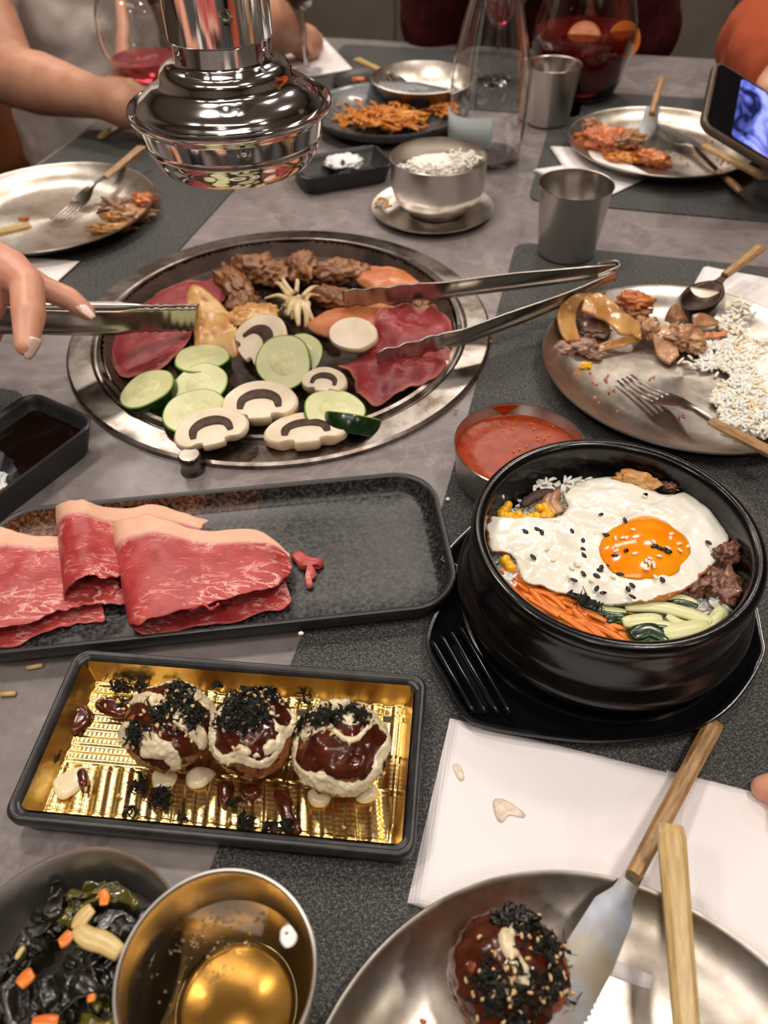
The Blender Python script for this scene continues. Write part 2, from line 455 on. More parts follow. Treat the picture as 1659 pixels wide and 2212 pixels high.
def sheet(name, outline, mat, parent=None, z=0.0, thick=.003, h=None, rings=10, n=72, dome=0.0, edge=.5, rough_edge=0.0, seed=0, center=None, label=None, cat=None, group=None, ragfreq=90):
    """organic flat piece: outline is a list of world xy(z) points; h(x, y) lifts it"""
    o2 = smooth_pts([Vector((p[0], p[1], 0)) for p in outline], n)
    c = Vector(center) if center else sum(o2, Vector()) / n
    c = Vector((c[0], c[1], 0))
    zc = z + (h(c.x, c.y) if h else 0)
    org = Vector((c.x, c.y, zc))
    V, F, UV = [], [], []

    def add(p, zz, t, a):
        V.append(Vector((p.x, p.y, zz)) - org); UV.append((a, t))
    base = lambda p: z + (h(p.x, p.y) if h else 0)
    add(c, base(c) + thick + dome, 0, 0)
    ts = [(k + 1) / rings for k in range(rings)]
    for t in ts:
        for i, q in enumerate(o2):
            e = 1 + rough_edge * fbm((q.x, q.y, 0), ragfreq, seed) * (t ** 3)
            p = c + (q - c) * t * e
            add(p, base(p) + thick * (1 - edge * t ** 6) + dome * (1 - t * t), t, i / n)
    for i, q in enumerate(o2):
        e = 1 + rough_edge * fbm((q.x, q.y, 0), ragfreq, seed)
        p = c + (q - c) * e * .995
        add(p, base(p), 1, i / n)
    for t in reversed(ts[:-1]):
        for i, q in enumerate(o2):
            p = c + (q - c) * t; add(p, base(p), t * .9, i / n)
    add(c, base(c), 0, 0)
    R_ = 2 * rings
    for i in range(n):
        j = (i + 1) % n
        F.append((0, 1 + i, 1 + j))
        for k in range(R_ - 1):
            a = 1 + k * n; b = a + n
            F.append((a + i, b + i, b + j, a + j))
        a = 1 + (R_ - 1) * n
        F.append((a + i, len(V) - 1, a + j))
    o = mesh(name, V, F, mat, parent, org if parent is None else org - parent.location, uv=UV)
    if label: tag(o, label, cat, group)
    return o


def ruled(name, A, B, mat, parent=None, nu=40, nv=14, thick=.0012, wob=.0008, seed=0, label=None, cat=None, group=None, rag=0.0):
    A = smooth_pts(A, nu, False); B = smooth_pts(B, nu, False)
    c = sum(A + B, Vector()) / (2 * nu)
    V, UV, F = [], [], []
    for i in range(nu):
        for j in range(nv):
            t = j / (nv - 1)
            tt = t
            if rag and j == 0: tt = t - rag * abs(fbm(A[i], 120, seed)) / max((A[i] - B[i]).length, .01)
            if rag and j == nv - 1: tt = t + rag * .7 * abs(fbm(B[i], 120, seed + 3)) / max((A[i] - B[i]).length, .01)
            p = A[i].lerp(B[i], tt)
            if i == nu - 1 and rag: p = p + (A[i] - A[i - 1]).normalized() * rag * fbm(p, 150, seed)
            p = p + Vector((0, 0, wob * fbm(p, 45, seed)))
            V.append(p - c); UV.append((i / (nu - 1), t))
    for i in range(nu - 1):
        for j in range(nv - 1):
            a = i * nv + j; F.append((a, a + nv, a + nv + 1, a + 1))
    o = mesh(name, V, F, mat, parent, c if parent is None else c - parent.location, uv=UV)
    m = o.modifiers.new('s', 'SOLIDIFY'); m.thickness = thick; m.offset = 0
    m = o.modifiers.new('b', 'SUBSURF'); m.levels = m.render_levels = 1
    if label: tag(o, label, cat, group)
    return o


def rrect(wd, dp, r, n=8):
    pts = []
    for cx, cy, a0 in ((wd / 2 - r, dp / 2 - r, 0), (-wd / 2 + r, dp / 2 - r, 90), (-wd / 2 + r, -dp / 2 + r, 180), (wd / 2 - r, -dp / 2 + r, 270)):
        for i in range(n + 1):
            a = R(a0 + 90 * i / n); pts.append((cx + r * math.cos(a), cy + r * math.sin(a)))
    return pts


def loft(name, loops, mat, parent=None, loc=None, cap0=True, cap1=True, ang=40, closed=True):
    """loops: list of lists of (x,y,z)"""
    V, F = [], []; n = len(loops[0])
    for L in loops: V += [Vector(p) for p in L]
    for k in range(len(loops) - 1):
        for i in range(n if closed else n - 1):
            j = (i + 1) % n; a = k * n; b = a + n
            F.append((a + i, a + j, b + j, b + i))
    if cap0: F.append(tuple(range(n))[::-1])
    if cap1: F.append(tuple((len(loops) - 1) * n + i for i in range(n)))
    o = mesh(name, V, F, mat, parent, loc)
    bm = bmesh.new(); bm.from_mesh(o.data); bmesh.ops.recalc_face_normals(bm, faces=bm.faces); bm.to_mesh(o.data); bm.free()
    return sharp(o, ang)


def boxo(name, size, mat, parent=None, loc=(0, 0, 0), rot=(0, 0, 0), bev=.0):
    bm = bmesh.new(); bmesh.ops.create_cube(bm, size=1)
    for v in bm.verts: v.co = Vector((v.co.x * size[0], v.co.y * size[1], v.co.z * size[2]))
    if bev: bmesh.ops.bevel(bm, geom=bm.edges[:], offset=bev, segments=2, affect='EDGES')
    o = frombm(name, bm, mat, parent, loc, smooth=False); o.rotation_euler = rot
    return o


def copy_tree(o, parent=None):
    c = o.copy(); C.objects.link(c)
    if parent: c.parent = parent
    for ch in list(o.children): copy_tree(ch, c)
    return c


def frame_from(xdir, zhint):
    x = Vector(xdir).normalized(); y = Vector(zhint).cross(x).normalized(); z = x.cross(y)
    return Matrix((x, y, z)).transposed().to_4x4()


def place(o, loc, xdir, zhint=(0, 0, 1)):
    m = Matrix.Translation(loc) @ frame_from(xdir, zhint)
    o.matrix_world = m; return o


def grains(name, pts, L, rad, mat, parent=None, seed=0, kind='stuff', flat=.0):
    """many tiny elongated grains joined into one mesh; pts = list of (point, up-jitter)"""
    rnd = random.Random(seed); V, F = [], []
    prof = [(-.5, .25), (-.3, .9), (.1, 1), (.38, .75), (.5, .2)]
    for p in pts:
        a = rnd.uniform(0, 2 * math.pi); e = rnd.uniform(-.5, .5) * (1 - flat)
        d = Vector((math.cos(a) * math.cos(e), math.sin(a) * math.cos(e), math.sin(e)))
        s = d.orthogonal().normalized(); u = d.cross(s); b = len(V); l = L * rnd.uniform(.75, 1.15)
        bend = s * l * rnd.uniform(-.15, .15)
        for (t, k) in prof:
            for j in range(5):
                q = 2 * math.pi * j / 5
                V.append(Vector(p) + d * (t * l) + bend * (1 - 4 * t * t) + (s * math.cos(q) + u * math.sin(q)) * rad * k)
        for i in range(4):
            for j in range(5):
                F.append((b + i * 5 + j, b + i * 5 + (j + 1) % 5, b + (i + 1) * 5 + (j + 1) % 5, b + (i + 1) * 5 + j))
        F.append(tuple(b + j for j in range(5))[::-1]); F.append(tuple(b + 20 + j for j in range(5)))
    o = mesh(name, V, F, mat, parent)
    if kind: o['kind'] = kind
    return o


def flakes(name, pts, size, mat, parent=None, seed=0, kind='stuff'):
    rnd = random.Random(seed); V, F = [], []
    for (p, nrm) in pts:
        nrm = Vector(nrm).normalized(); s = nrm.orthogonal().normalized(); s = Matrix.Rotation(rnd.uniform(0, 6.28), 3, nrm) @ s
        u = nrm.cross(s); l = size * rnd.uniform(.6, 1.6); wd = l * rnd.uniform(.15, .45); b = len(V)
        lift = rnd.uniform(0, .6); k = 5
        for i in range(k):
            t = i / (k - 1) - .5
            c = Vector(p) + s * t * l + nrm * (l * (.15 + lift * (t + .5) ** 2 * .7) + l * .1 * math.sin(t * 9 + rnd.random() * 3)) + u * l * .25 * math.sin(t * 5 + lift * 9)
            ww = wd * (1 - abs(t) * 1.3) * rnd.uniform(.7, 1.2)
            tw = nrm * ww * rnd.uniform(-.8, .8)
            V += [c - u * ww * .5 - tw * .5, c + u * ww * .5 + tw * .5, c + u * ww * .1 + nrm * size * .06]
        for i in range(k - 1):
            a = b + i * 3; F += [(a, a + 1, a + 4, a + 3), (a + 1, a + 2, a + 5, a + 4), (a + 2, a, a + 3, a + 5)]
    o = mesh(name, V, F, mat, parent, smooth=False)
    if kind: o['kind'] = kind
    return o


GR = Vector((-.0968, .668, 0))       # centre of the grill
YAW = R(-15)                          # the table is turned 15 degrees to the camera
U = Vector((math.cos(YAW), math.sin(YAW), 0)); W = Vector((-math.sin(YAW), math.cos(YAW), 0))


def T(u, v, z=0): return U * u + W * v + Vector((0, 0, z))


# ================================================================== SETTING
FZ = -.75
rot15 = (0, 0, YAW)


def slabobj(name, c, size, mat, kind='structure'):
    o = boxo(name, size, mat, None, c, rot15); o['kind'] = kind; return o


slabobj('floor', T(0, .9, FZ - .03), (5.6, 6.2, .06), M['floor'])
slabobj('ceiling', T(0, .9, 1.68), (5.6, 6.2, .06), M['ceil'])
wb = slabobj('wall_back', T(0, 3.35, .46), (5.6, .08, 2.4), M['grout'])
slabobj('wall_left', T(-2.7, .9, .46), (.08, 6.2, 2.4), M['plain_wall'])
slabobj('wall_right', T(2.7, .9, .46), (.08, 6.2, 2.4), M['plain_wall'])
slabobj('wall_front', T(0, -2.1, .46), (5.6, .08, 2.4), M['dark_wall'])
tile = None
for i in range(14):
    for j in range(4):
        if tile is None:
            tile = boxo('tile', (.394, .012, .592), M['wall'], wb, (0, 0, 0), bev=.002); o = tile
        else: o = tile.copy(); C.objects.link(o)
        o.parent = wb; o.location = (-2.6 + .4 * i, -.044, -.9 + .6 * j)
bb = slabobj('baseboard_back', T(0, 3.28, FZ + .05), (5.5, .02, .1), M['dark_metal'])
for k, (x, y, z, rr, p) in enumerate(LAMPS):
    L = thing('ceiling_lamp', ['white round ceiling lamp above the grill side of the table', 'white round ceiling lamp over the right diners', 'white round ceiling lamp near the far left wall', 'white round ceiling lamp near the tiled wall', 'white round ceiling lamp over the near right corner', 'white round ceiling lamp over the near left corner', 'white round ceiling lamp behind the photographer', 'white round ceiling lamp in the rear right corner'][k], 'lamp', (x, y, z))
    lathe('lamp_housing', [(0, .1), (rr * 1.1, .1), (rr * 1.12, .0), (rr, -.004), (rr, .02), (0, .02)], M['ceil'], L, n=32)
    ld = bpy.data.lights.new('lamp_light', 'AREA'); ld.shape = 'DISK'; ld.size = rr * 1.9; ld.energy = p; ld.color = LAMP_COL
    lo = bpy.data.objects.new('lamp_light', ld); link(lo, L); lo.location = (0, 0, .012)

for k, (x, y, z, lx_, ly_, p) in enumerate(PANELS):
    L = thing('ceiling_light', ['long white ceiling light panel over the far end of the table', 'long white ceiling light panel over the photographer'][k], 'lamp', (x, y, z), YAW)
    boxo('light_frame', (lx_ + .04, ly_ + .04, .05), M['ceil'], L, (0, 0, .045), bev=.004)
    ld = bpy.data.lights.new('panel_light', 'AREA'); ld.shape = 'RECTANGLE'; ld.size = lx_; ld.size_y = ly_; ld.energy = p; ld.color = LAMP_COL
    lo = bpy.data.objects.new('panel_light', ld); link(lo, L); lo.location = (0, 0, .015)

# ------------------------------------------------------------------ table
RG = .2044
dt = thing('dining_table', 'grey stone-topped restaurant table with a built-in round grill', 'table', T(.05, .65, 0), YAW)
inv = lambda p: (Matrix.Rotation(-YAW, 3, 'Z') @ (Vector(p) - dt.location))
gl = inv(GR)
# rectangular top with a round hole for the grill
u0, u1, v0, v1 = -.735, .52, -.75, 1.60
outer, inner_, n = [], [], 96
x0, x1, y0, y1 = u0 - .05, u1 - .05, v0 - .65, v1 - .65
for i in range(n):
    a = 2 * math.pi * i / n; d = Vector((math.cos(a), math.sin(a)))
    ts = [((x1 if d.x > 0 else x0) - gl.x) / d.x if abs(d.x) > 1e-6 else 9, ((y1 if d.y > 0 else y0) - gl.y) / d.y if abs(d.y) > 1e-6 else 9]
    tt = min(ts); outer.append((gl.x + d.x * tt, gl.y + d.y * tt)); inner_.append((gl.x + d.x * .185, gl.y + d.y * .185))
for cx_, cy_ in ((x1, y1), (x0, y1), (x0, y0), (x1, y0)):     # snap nearest to the corners
    i = min(range(n), key=lambda q: (outer[q][0] - cx_) ** 2 + (outer[q][1] - cy_) ** 2); outer[i] = (cx_, cy_)
lp = lambda pts, z: [(p[0], p[1], z) for p in pts]
loft('tabletop', [lp(inner_, -.03), lp(inner_, 0), lp(outer, 0), lp(outer, -.03), lp(inner_, -.03)], M['stone'], dt, cap0=False, cap1=False, ang=30)
for sx in (x0 + .12, x1 - .12):
    for sy in (y0 + .2, y1 - .2):
        boxo('leg', (.06, .06, .72), M['dark_metal'], dt, (sx, sy, -.39), bev=.004)


def mat_obj(cu, cv, wu, wv, label, z=.0003):
    c = T(cu, cv, z)
    L = rrect(wu, wv, .018)
    o = loft('placemat', [lp(L, 0), lp(L, .0014)], M['placemat'], None, c)
    o.rotation_euler = rot15
    return tag(o, label, 'placemat')


mat_obj(-.065 + .165, .60, .33, .502, 'dark grey woven placemat under the plate of rice, right of the grill')
mat_obj(-.131 + .255, .375 - .225, .51, .45, 'dark grey woven placemat under the stone bowl and the napkins', .0006)
mat_obj(-.065 + .165, .964 + .21, .33, .42, 'dark grey woven placemat under the far right plate')
mat_obj(-.436 - .146, .60 + .235, .292, .47, 'dark grey woven placemat under the left plate with meat scraps')
mat_obj(-.452 - .14, .47 - .155, .28, .31, 'dark grey woven placemat under the black soy sauce dish')
mat_obj(-.25, 1.41, .45, .30, 'dark grey woven placemat at the far end of the table')
# ================================================================== GRILL
g = thing('table_grill', 'round built-in barbecue grill with wide steel ring and dark iron plate', 'grill', GR)
lathe('outer_ring', [(.2044, .0), (.2044, .004), (.202, .0058), (.182, .0066), (.179, .0045), (.177, .0045), (.1755, .009), (.172, .0095), (.1705, .003), (.168, .003), (.168, -.012), (.182, -.014), (.183, 0), (.2044, 0)], M['ring_steel'], g, n=128, ang=30)
rf = lambda x, y: 0
NG = 180; RP = .169; V, F = [], []; idx = {}
SL = []
for i in range(-3, 4):
    for j in range(-4, 5):
        SL.append((j * .036 + (i % 2) * .018, i * .052))


def platez(x, y):
    r = math.hypot(x, y)
    z = .004 - .011 * (r / RP) ** 2 if r < RP * .93 else -.0055 + (r - RP * .93) / (RP * .07) * .0125
    a = R(-35); xr = x * math.cos(a) - y * math.sin(a); yr = x * math.sin(a) + y * math.cos(a)
    for (sx, sy) in SL:
        if r < RP * .86:
            dx = abs(xr - sx); dy = max(0, abs(yr - sy) - .016)
            d = math.hypot(dx, dy)
            if d < .0055: z -= .016 * min(1, (.0055 - d) / .0015)
            elif d < .009: z += .0010 * (1 - (d - .0055) / .0035)
    return z


for i in range(NG):
    for j in range(NG):
        x = (i / (NG - 1) * 2 - 1) * RP; y = (j / (NG - 1) * 2 - 1) * RP; r = math.hypot(x, y)
        if r <= RP + .002: idx[(i, j)] = len(V); V.append((x, y, platez(x, y)))
for (i, j) in list(idx):
    q = [(i, j), (i + 1, j), (i + 1, j + 1), (i, j + 1)]
    if all(k in idx for k in q): F.append(tuple(idx[k] for k in q))
mesh('grill_plate', V, F, M['grill_iron'], g)
lathe('burner_well', [(.168, -.012), (.165, -.028), (0, -.028)], M['grill_hole'], g)
kb = P(417, 1016) - GR
lathe('knob', [(0, .017), (.0078, .017), (.009, .0158), (.0094, .013), (.0082, .0115), (.0082, .003), (.0098, .001), (.0098, 0), (0, 0)], M['cutlery'], g, kb, n=32)
gz = lambda x, y: platez(x - GR.x, y - GR.y) if math.hypot(x - GR.x, y - GR.y) < RP * .9 else .004
dz = lambda x, y: .004 - .011 * min(1.0, ((x - GR.x) ** 2 + (y - GR.y) ** 2) / RP ** 2)


# ------------------------------------------------------------------ food on the grill
def zuke(label, px, py, rpx, tilt=(0, 0), th=.011, lift=0.0, stretch=1.0, rz=0, seed=0):
    p = P(px, py, .008 + lift); r = rpx / scale_at(p)
    o = thing('courgette_slice', label, 'vegetable', (p.x, p.y, p.z), 0, 'courgette slices on the grill')
    wob = lambda a: 1 + .025 * math.sin(a * 3 + seed) + .015 * math.sin(a * 5 + seed * 2) + (stretch - 1) * abs(math.cos(a))
    rr = r
    fl = lathe('flesh', [(0, .0002), (rr * .5, .0001), (rr * .94, 0)], M['zuke'], o, (0, 0, 0), 48, 60, wob)
    lathe('seed_core', [(0, .0006), (rr * .40, .0005), (rr * .52, 0)], M['zuke_seed'], o, (0, 0, 0), 40, 60, lambda a: 1 + .03 * math.sin(a * 3 + seed))
    lathe('green_rim', [(rr * .94, 0), (rr * .975, -.0003), (rr * .985, -.0009)], M['zuke_rim'], o, (0, 0, 0), 48, 60, wob)
    lathe('skin', [(rr * .985, -.0009), (rr, -.002), (rr, -th + .001), (rr * .97, -th), (0, -th)], M['zuke_skin'], o, (0, 0, 0), 48, 60, wob)
    o.rotation_euler = (R(tilt[0]), R(tilt[1]), R(rz)); return o


zuke('courgette slice lying behind the two left ones, with thick dark skin', 435, 772, 60, (-4, 0), lift=.010, th=.017, seed=1)
zuke('leftmost courgette slice, tilted and dark-skinned', 316, 838, 64, (2, -14), lift=.008, th=.017, seed=2)
zuke('courgette slice in the middle of the left cluster', 432, 828, 62, (10, -6), lift=.009, seed=3)
zuke('large pale courgette slice under the front left mushroom', 424, 889, 73, (6, 2), lift=.008, th=.016, seed=4)
zuke('large courgette slice standing against another in the centre of the grill', 612, 782, 61, (44, -4), lift=.016, seed=5)
zuke('courgette slice mostly hidden behind the standing one', 654, 762, 44, (44, 8), lift=.012, seed=6, th=.005)
zuke('seedy courgette slice at the front right of the grill', 722, 884, 68, (4, 6), lift=.007, th=.008, seed=7)
zuke('dark courgette slice beneath the seedy one, only its skin showing', 762, 898, 62, (-42, 14), lift=.002, th=.016, seed=8)

MO = [(-.15, -.33), (.15, -.33), (.18, -.26), (.26, -.24), (.42, -.26), (.56, -.13), (.58, .06), (.44, .3), (.2, .43), (-.05, .47), (-.3, .40), (-.5, .22), (-.58, 0), (-.54, -.16), (-.4, -.26), (-.26, -.24), (-.18, -.26)]


def mushroom(label, px, py, size, rz=0, tilt=(0, 0), lift=.0, th=.007, gill=True, stem=True, z=.008, sx=1.0):
    p = P(px, py, z + lift); s = size / scale_at(p)
    o = thing('mushroom_slice', label, 'mushroom', p, 0, 'mushroom slices on the grill')
    pts = MO if stem else [(.5, -.1), (.56, .1), (.4, .34), (.1, .46), (-.2, .44), (-.46, .26), (-.56, 0), (-.44, -.24), (-.2, -.36), (.1, -.36), (.36, -.28)]
    L = smooth_pts([Vector((x * s * sx, y * s, 0)) for x, y in pts], 60)
    c = sum(L, Vector()) / 60
    sh = lambda k, zz: [(c.x + (q.x - c.x) * k, c.y + (q.y - c.y) * k, zz) for q in L]
    loft('flesh', [sh(1.0, -.001), sh(.97, 0)], M['mush'], o, cap0=False)
    loft('cap_skin', [sh(1.0, -.001), sh(1.03, -.002), sh(1.02, -th * .7), sh(.9, -th)], M['mush_skin'], o, cap0=False, cap1=True)
    if gill:
        A = [Vector((x * s * sx, y * s, .0004)) for x, y in ((-.30, -.13), (-.27, .04), (-.15, .14), (0, .17), (.15, .14), (.27, .04), (.30, -.13))]
        A = smooth_pts(A, 24, False)
        tube('gills', A, lambda t: s * (.045 + .055 * math.sin(math.pi * t)), M['gill'], o, 10, .18)
    o.rotation_euler = (R(tilt[0]), R(tilt[1]), R(rz)); return o


mushroom('tall mushroom slice with brown gills leaning behind the standing courgette', 556, 735, 142, -62, (28, 0), lift=.014, th=.006)
mushroom('small thick mushroom slice beside the raw beef', 700, 822, 84, -12, (14, 0), lift=.012, th=.01)
mushroom('large mushroom slice with curved gills, front centre of the grill', 560, 868, 138, 4, (10, 0), lift=.012, th=.012, sx=1.0)
mushroom('front left mushroom slice resting on the pale courgette', 455, 926, 136, 16, (8, -4), lift=.014, th=.008)
mushroom('front mushroom slice with cut stem, nearest the ring', 660, 926, 146, 8, (-6, 0), lift=.008, th=.01, sx=1.05)
mushroom('oval mushroom slice without gills on the orange fish', 760, 722, 100, -32, (20, 0), lift=.02, gill=False, stem=False)

pz = lambda pts, z=0: [P(x, y, z) for x, y in pts]
wav = lambda a, f, s: (lambda x, y: dz(x, y) + a * (1 + fbm((x, y, 0), f, s)))
b1 = sheet('raw_beef_slice', pz([(256, 655), (300, 640), (345, 612), (410, 598), (475, 590), (488, 620), (486, 645), (440, 662), (420, 700), (408, 735), (360, 780), (320, 797), (262, 798), (240, 775), (225, 725), (240, 680)], .01), M['beef_dark'], z=.002, thick=.004, h=wav(.004, 22, 1), rough_edge=.04, seed=1, label='large raw beef slice on the left of the grill, behind the tongs', cat='meat', group='raw beef slices on the grill')
hb2 = lambda x, y: dz(x, y) + .010 * (1 + fbm((x, y, 0), 26, 2)) + .010 * math.exp(-((x - .035) ** 2 + (y - .64) ** 2) / .002)
b2 = sheet('raw_beef_slice', pz([(730, 792), (775, 765), (800, 735), (825, 700), (868, 668), (905, 690), (940, 678), (975, 712), (968, 775), (940, 812), (890, 830), (845, 845), (805, 862), (775, 838), (755, 805)], .012), M['beef_dark'], z=.004, thick=.004, h=hb2, rough_edge=.05, seed=2, label='raw beef slice on the right held by the open tongs', cat='meat', group='raw beef slices on the grill')
sheet('orange_fish_slice', pz([(765, 600), (785, 577), (840, 572), (885, 585), (915, 606), (905, 620), (850, 628), (800, 624)], .012), M['salmon'], z=.004, thick=.010, h=wav(.003, 30, 3), dome=.004, seed=3, label='orange marinated fish piece at the back of the grill', cat='food')
sheet('orange_fish_slice', pz([(665, 705), (700, 682), (750, 665), (820, 655), (885, 660), (905, 680), (860, 715), (800, 735), (740, 728), (690, 722)], .012), M['salmon'], z=.003, thick=.010, h=wav(.003, 30, 4), dome=.003, seed=4, label='orange marinated fish piece below the tongs', cat='food')


def lump(name, label, cat, px, py, z, wpx, dpx, hgt, rz, mat, seed, amp=.35, freq=1.8, sub=4, group=None, crease=.15, tilt=0, h=None):
    p = P(px, py, z); s = scale_at(p)
    if h: p = Vector((p.x, p.y, h(p.x, p.y) + z))
    o = blob(name, (wpx / 2 / s, dpx / 2 / s, hgt / 2), mat, None, p, (0, R(tilt), R(rz)), amp, freq, seed, sub, crease)
    return tag(o, label, cat, group)


for i, (lab, a) in enumerate([('browned meat chunk at the back left of the grill', (545, 580, .016, 100, 90, .022, -10)),
                              ('second browned meat chunk behind the squid', (592, 592, .014, 70, 80, .02, 30)),
                              ('pointed browned meat piece at the very back of the grill', (655, 578, .018, 60, 110, .022, 10)),
                              ('wide browned meat chunk beside the back orange fish', (728, 588, .016, 110, 80, .022, 15)),
                              ('long browned meat strip between left beef and squid', (505, 612, .016, 56, 150, .018, 25)),
                              ('browned meat strip just above the tall mushroom', (520, 655, .016, 60, 90, .018, -10)),
                              ('browned meat piece right of the squid', (712, 640, .014, 100, 60, .018, -35)),
                              ('small browned scrap behind the raw beef', (905, 668, .012, 60, 50, .012, 20))]):
    lump('browned_meat', lab, 'meat', *a, M['cooked'], 20 + i, group='browned meat chunks on the grill', amp=.5, freq=1.7)
# squid / fried rings
sq = thing('fried_squid', 'creamy fried squid with spread tentacles in the middle of the grill', 'food', P(640, 655, .02))
o_ = sq.location
for i, (a, b, r_) in enumerate([((625, 640), (592, 612), .0036), ((625, 650), (572, 645), .003), ((632, 635), (612, 600), .003), ((640, 630), (640, 596), .0026), ((655, 640), (688, 618), .0030), ((660, 650), (694, 640), .0024), ((622, 655), (604, 672), .0022), ((640, 650), (632, 690), .0044), ((646, 652), (645, 704), .0046), ((655, 655), (660, 708), .0044), ((663, 655), (678, 694), .0040), ((636, 645), (622, 682), .0034)]):
    A = P(*a, .022) - o_; B = P(*b, .010 + .004 * (i % 3)) - o_; m = (A + B) / 2 + Vector((.003 * math.sin(i * 2.3), .002 * math.cos(i), .004))
    tube('tentacle', smooth_pts([A, m, B], 10, False), lambda t, r_=r_: r_ * (1 - .6 * t * t), M['squid'], sq, 8, .8)
blob('body', (.011, .015, .007), M['squid'], sq, (0, 0, -.002), amp=.5, freq=2, seed=3, sub=3)
lump('pale_fried_slice', 'pale crusty slice tucked behind the tall mushroom', 'food', 545, 680, .018, 110, 90, .014, 10, M['golden'], 40, amp=.3)
gs = sheet('golden_slice', pz([(408, 640), (425, 632), (470, 645), (498, 668), (512, 695), (498, 735), (470, 748), (430, 742), (405, 722), (412, 690), (402, 662)], .03), M['golden'], z=.02, thick=.004, h=lambda x, y: .006 * fbm((x, y, 0), 30, 5) + (y - .66) * .5, dome=.003, rough_edge=.05, seed=7, label='golden seasoned slice gripped by the left tongs', cat='food')


# ================================================================== TONGS
def band(name, pts, width, mat, parent, thick=.0012, curl=.0, teeth=0, wdir=Vector((0, 0, 1)), nu=60, out=1, wf=None):
    """steel strip following pts; width runs along wdir; curl bends its edges back like a channel"""
    pts = smooth_pts(pts, nu, False); V, F = [], []; nv = 9
    for i, p in enumerate(pts):
        t = (pts[min(i + 1, nu - 1)] - pts[max(i - 1, 0)]).normalized(); s = wdir - t * wdir.dot(t); s.normalize(); nn = t.cross(s) * out
        f = i / (nu - 1); wd = width * (wf(f) if wf else 1)
        cu = curl * min(1, max(0, (f - .25) / .08)) if teeth else curl
        rid = 0
        if teeth and f < .24: rid = .0013 * math.sin(f / .24 * teeth * 2 * math.pi)
        for j in range(nv):
            q = j / (nv - 1) * 2 - 1
            V.append(p + s * (q * wd / 2) - nn * (cu * abs(q) ** 3) + nn * rid)
    for i in range(nu - 1):
        for j in range(nv - 1):
            a = i * nv + j; F.append((a, a + 1, a + nv + 1, a + nv))
    loc = parent.location
    o = mesh(name, [v - loc for v in V], F, mat, parent)
    m = o.modifiers.new('s', 'SOLIDIFY'); m.thickness = thick; m.offset = 0
    return o


tg = thing('tongs', 'steel tongs lying open on the right of the grill with ridged tips', 'tongs', P(1325, 588, .045))
band('arm', [P(742, 646, .030), P(900, 630, .036), P(1080, 606, .042), P(1240, 588, .046), P(1326, 577, .047)], .0215, M['tong_steel'], tg, curl=.004, teeth=11, wdir=Vector((0, -.25, 1)), out=-1, wf=lambda f: 1 if f < .55 else 1 - .45 * (f - .55) / .45)
band('arm', [P(814, 776, .024), P(950, 738, .030), P(1080, 692, .034), P(1220, 640, .038), P(1326, 592, .044)], .0205, M['tong_steel'], tg, curl=.004, teeth=11, wdir=Vector((0, -.25, 1)), out=-1, wf=lambda f: 1 if f < .55 else 1 - .45 * (f - .55) / .45)
hp = P(1326, 584, .046)
band('hinge_bow', [P(1290, 582, .047), P(1325, 575, .047), P(1336, 583, .047), P(1325, 592, .045), P(1290, 606, .043)], .013, M['tong_steel'], tg, curl=.0)
tl = thing('tongs', 'steel tongs held by the hand at the left, gripping a golden slice', 'tongs', P(-150, 690, .085))
band('arm', [P(424, 690, .036), P(300, 692, .047), P(150, 692, .060), P(0, 688, .073), P(-150, 686, .085)], .0275, M['tong_steel'], tl, curl=.004, teeth=8, wdir=Vector((0, -.25, 1)), out=1)
band('arm', [P(420, 684, .034) + Vector((0, .016, -.006)), P(300, 686, .046) + Vector((0, .016, -.006)), P(150, 686, .060) + Vector((0, .014, -.005)), P(0, 684, .073) + Vector((0, .008, -.003)), P(-150, 684, .085) + Vector((0, .002, 0))], .0210, M['tong_steel'], tl, curl=.004, teeth=8, wdir=Vector((0, -.25, 1)), out=-1)

# ================================================================== EXHAUST HOOD
hc = Vector((-.1155, .668, 0))
hd = thing('exhaust_hood', 'chrome telescopic smoke exhaust hood hanging over the grill', 'hood', (hc.x, hc.y, .165))
o = lathe('bell', [(.0395 * .93, .245), (.0372, .2415), (.0390, .2400), (.0440, .2390), (.0492, .2365), (.0512, .2330), (.0515, .2300), (.0520, .2270), (.0540, .2252), (.0580, .2235), (.0650, .2200), (.0705, .2160), (.0712, .2145), (.0722, .2125), (.0738, .2110), (.0745, .2095), (.0742, .2070)], M['chrome'], hd, (0, 0, -.165), 128, 50)
lathe('flange_ring', [(.0742, .2070), (.0755, .2060), (.0765, .2062), (.0790, .2100), (.0805, .2105), (.0812, .2092), (.0810, .2070), (.0795, .2045), (.0752, .2025), (.0740, .2000)], M['chrome'], hd, (0, 0, -.165), 128, 50)
lathe('lower_cup', [(.0744, .2025), (.0730, .1950), (.0712, .1875), (.0708, .1850), (.0716, .1838), (.0712, .1822), (.0696, .1812), (.0680, .1760), (.0650, .1700), (.0618, .1660), (.0608, .1652), (.0600, .1665), (.0660, .1800), (.0700, .2000), (.0744, .2025)], M['chrome'], hd, (0, 0, -.165), 128, 50)
lathe('neck', [(.0372, .262), (.0370, .2400), (.0350, .2380)], M['chrome'], hd, (0, 0, -.165), 96)
lathe('pipe', [(.0360, .2560), (.0385, .2555), (.0395, .2572), (.0395, 1.70), (.0360, 1.70), (.036, .256)], M['chrome'], hd, (0, 0, -.165), 96, 40)


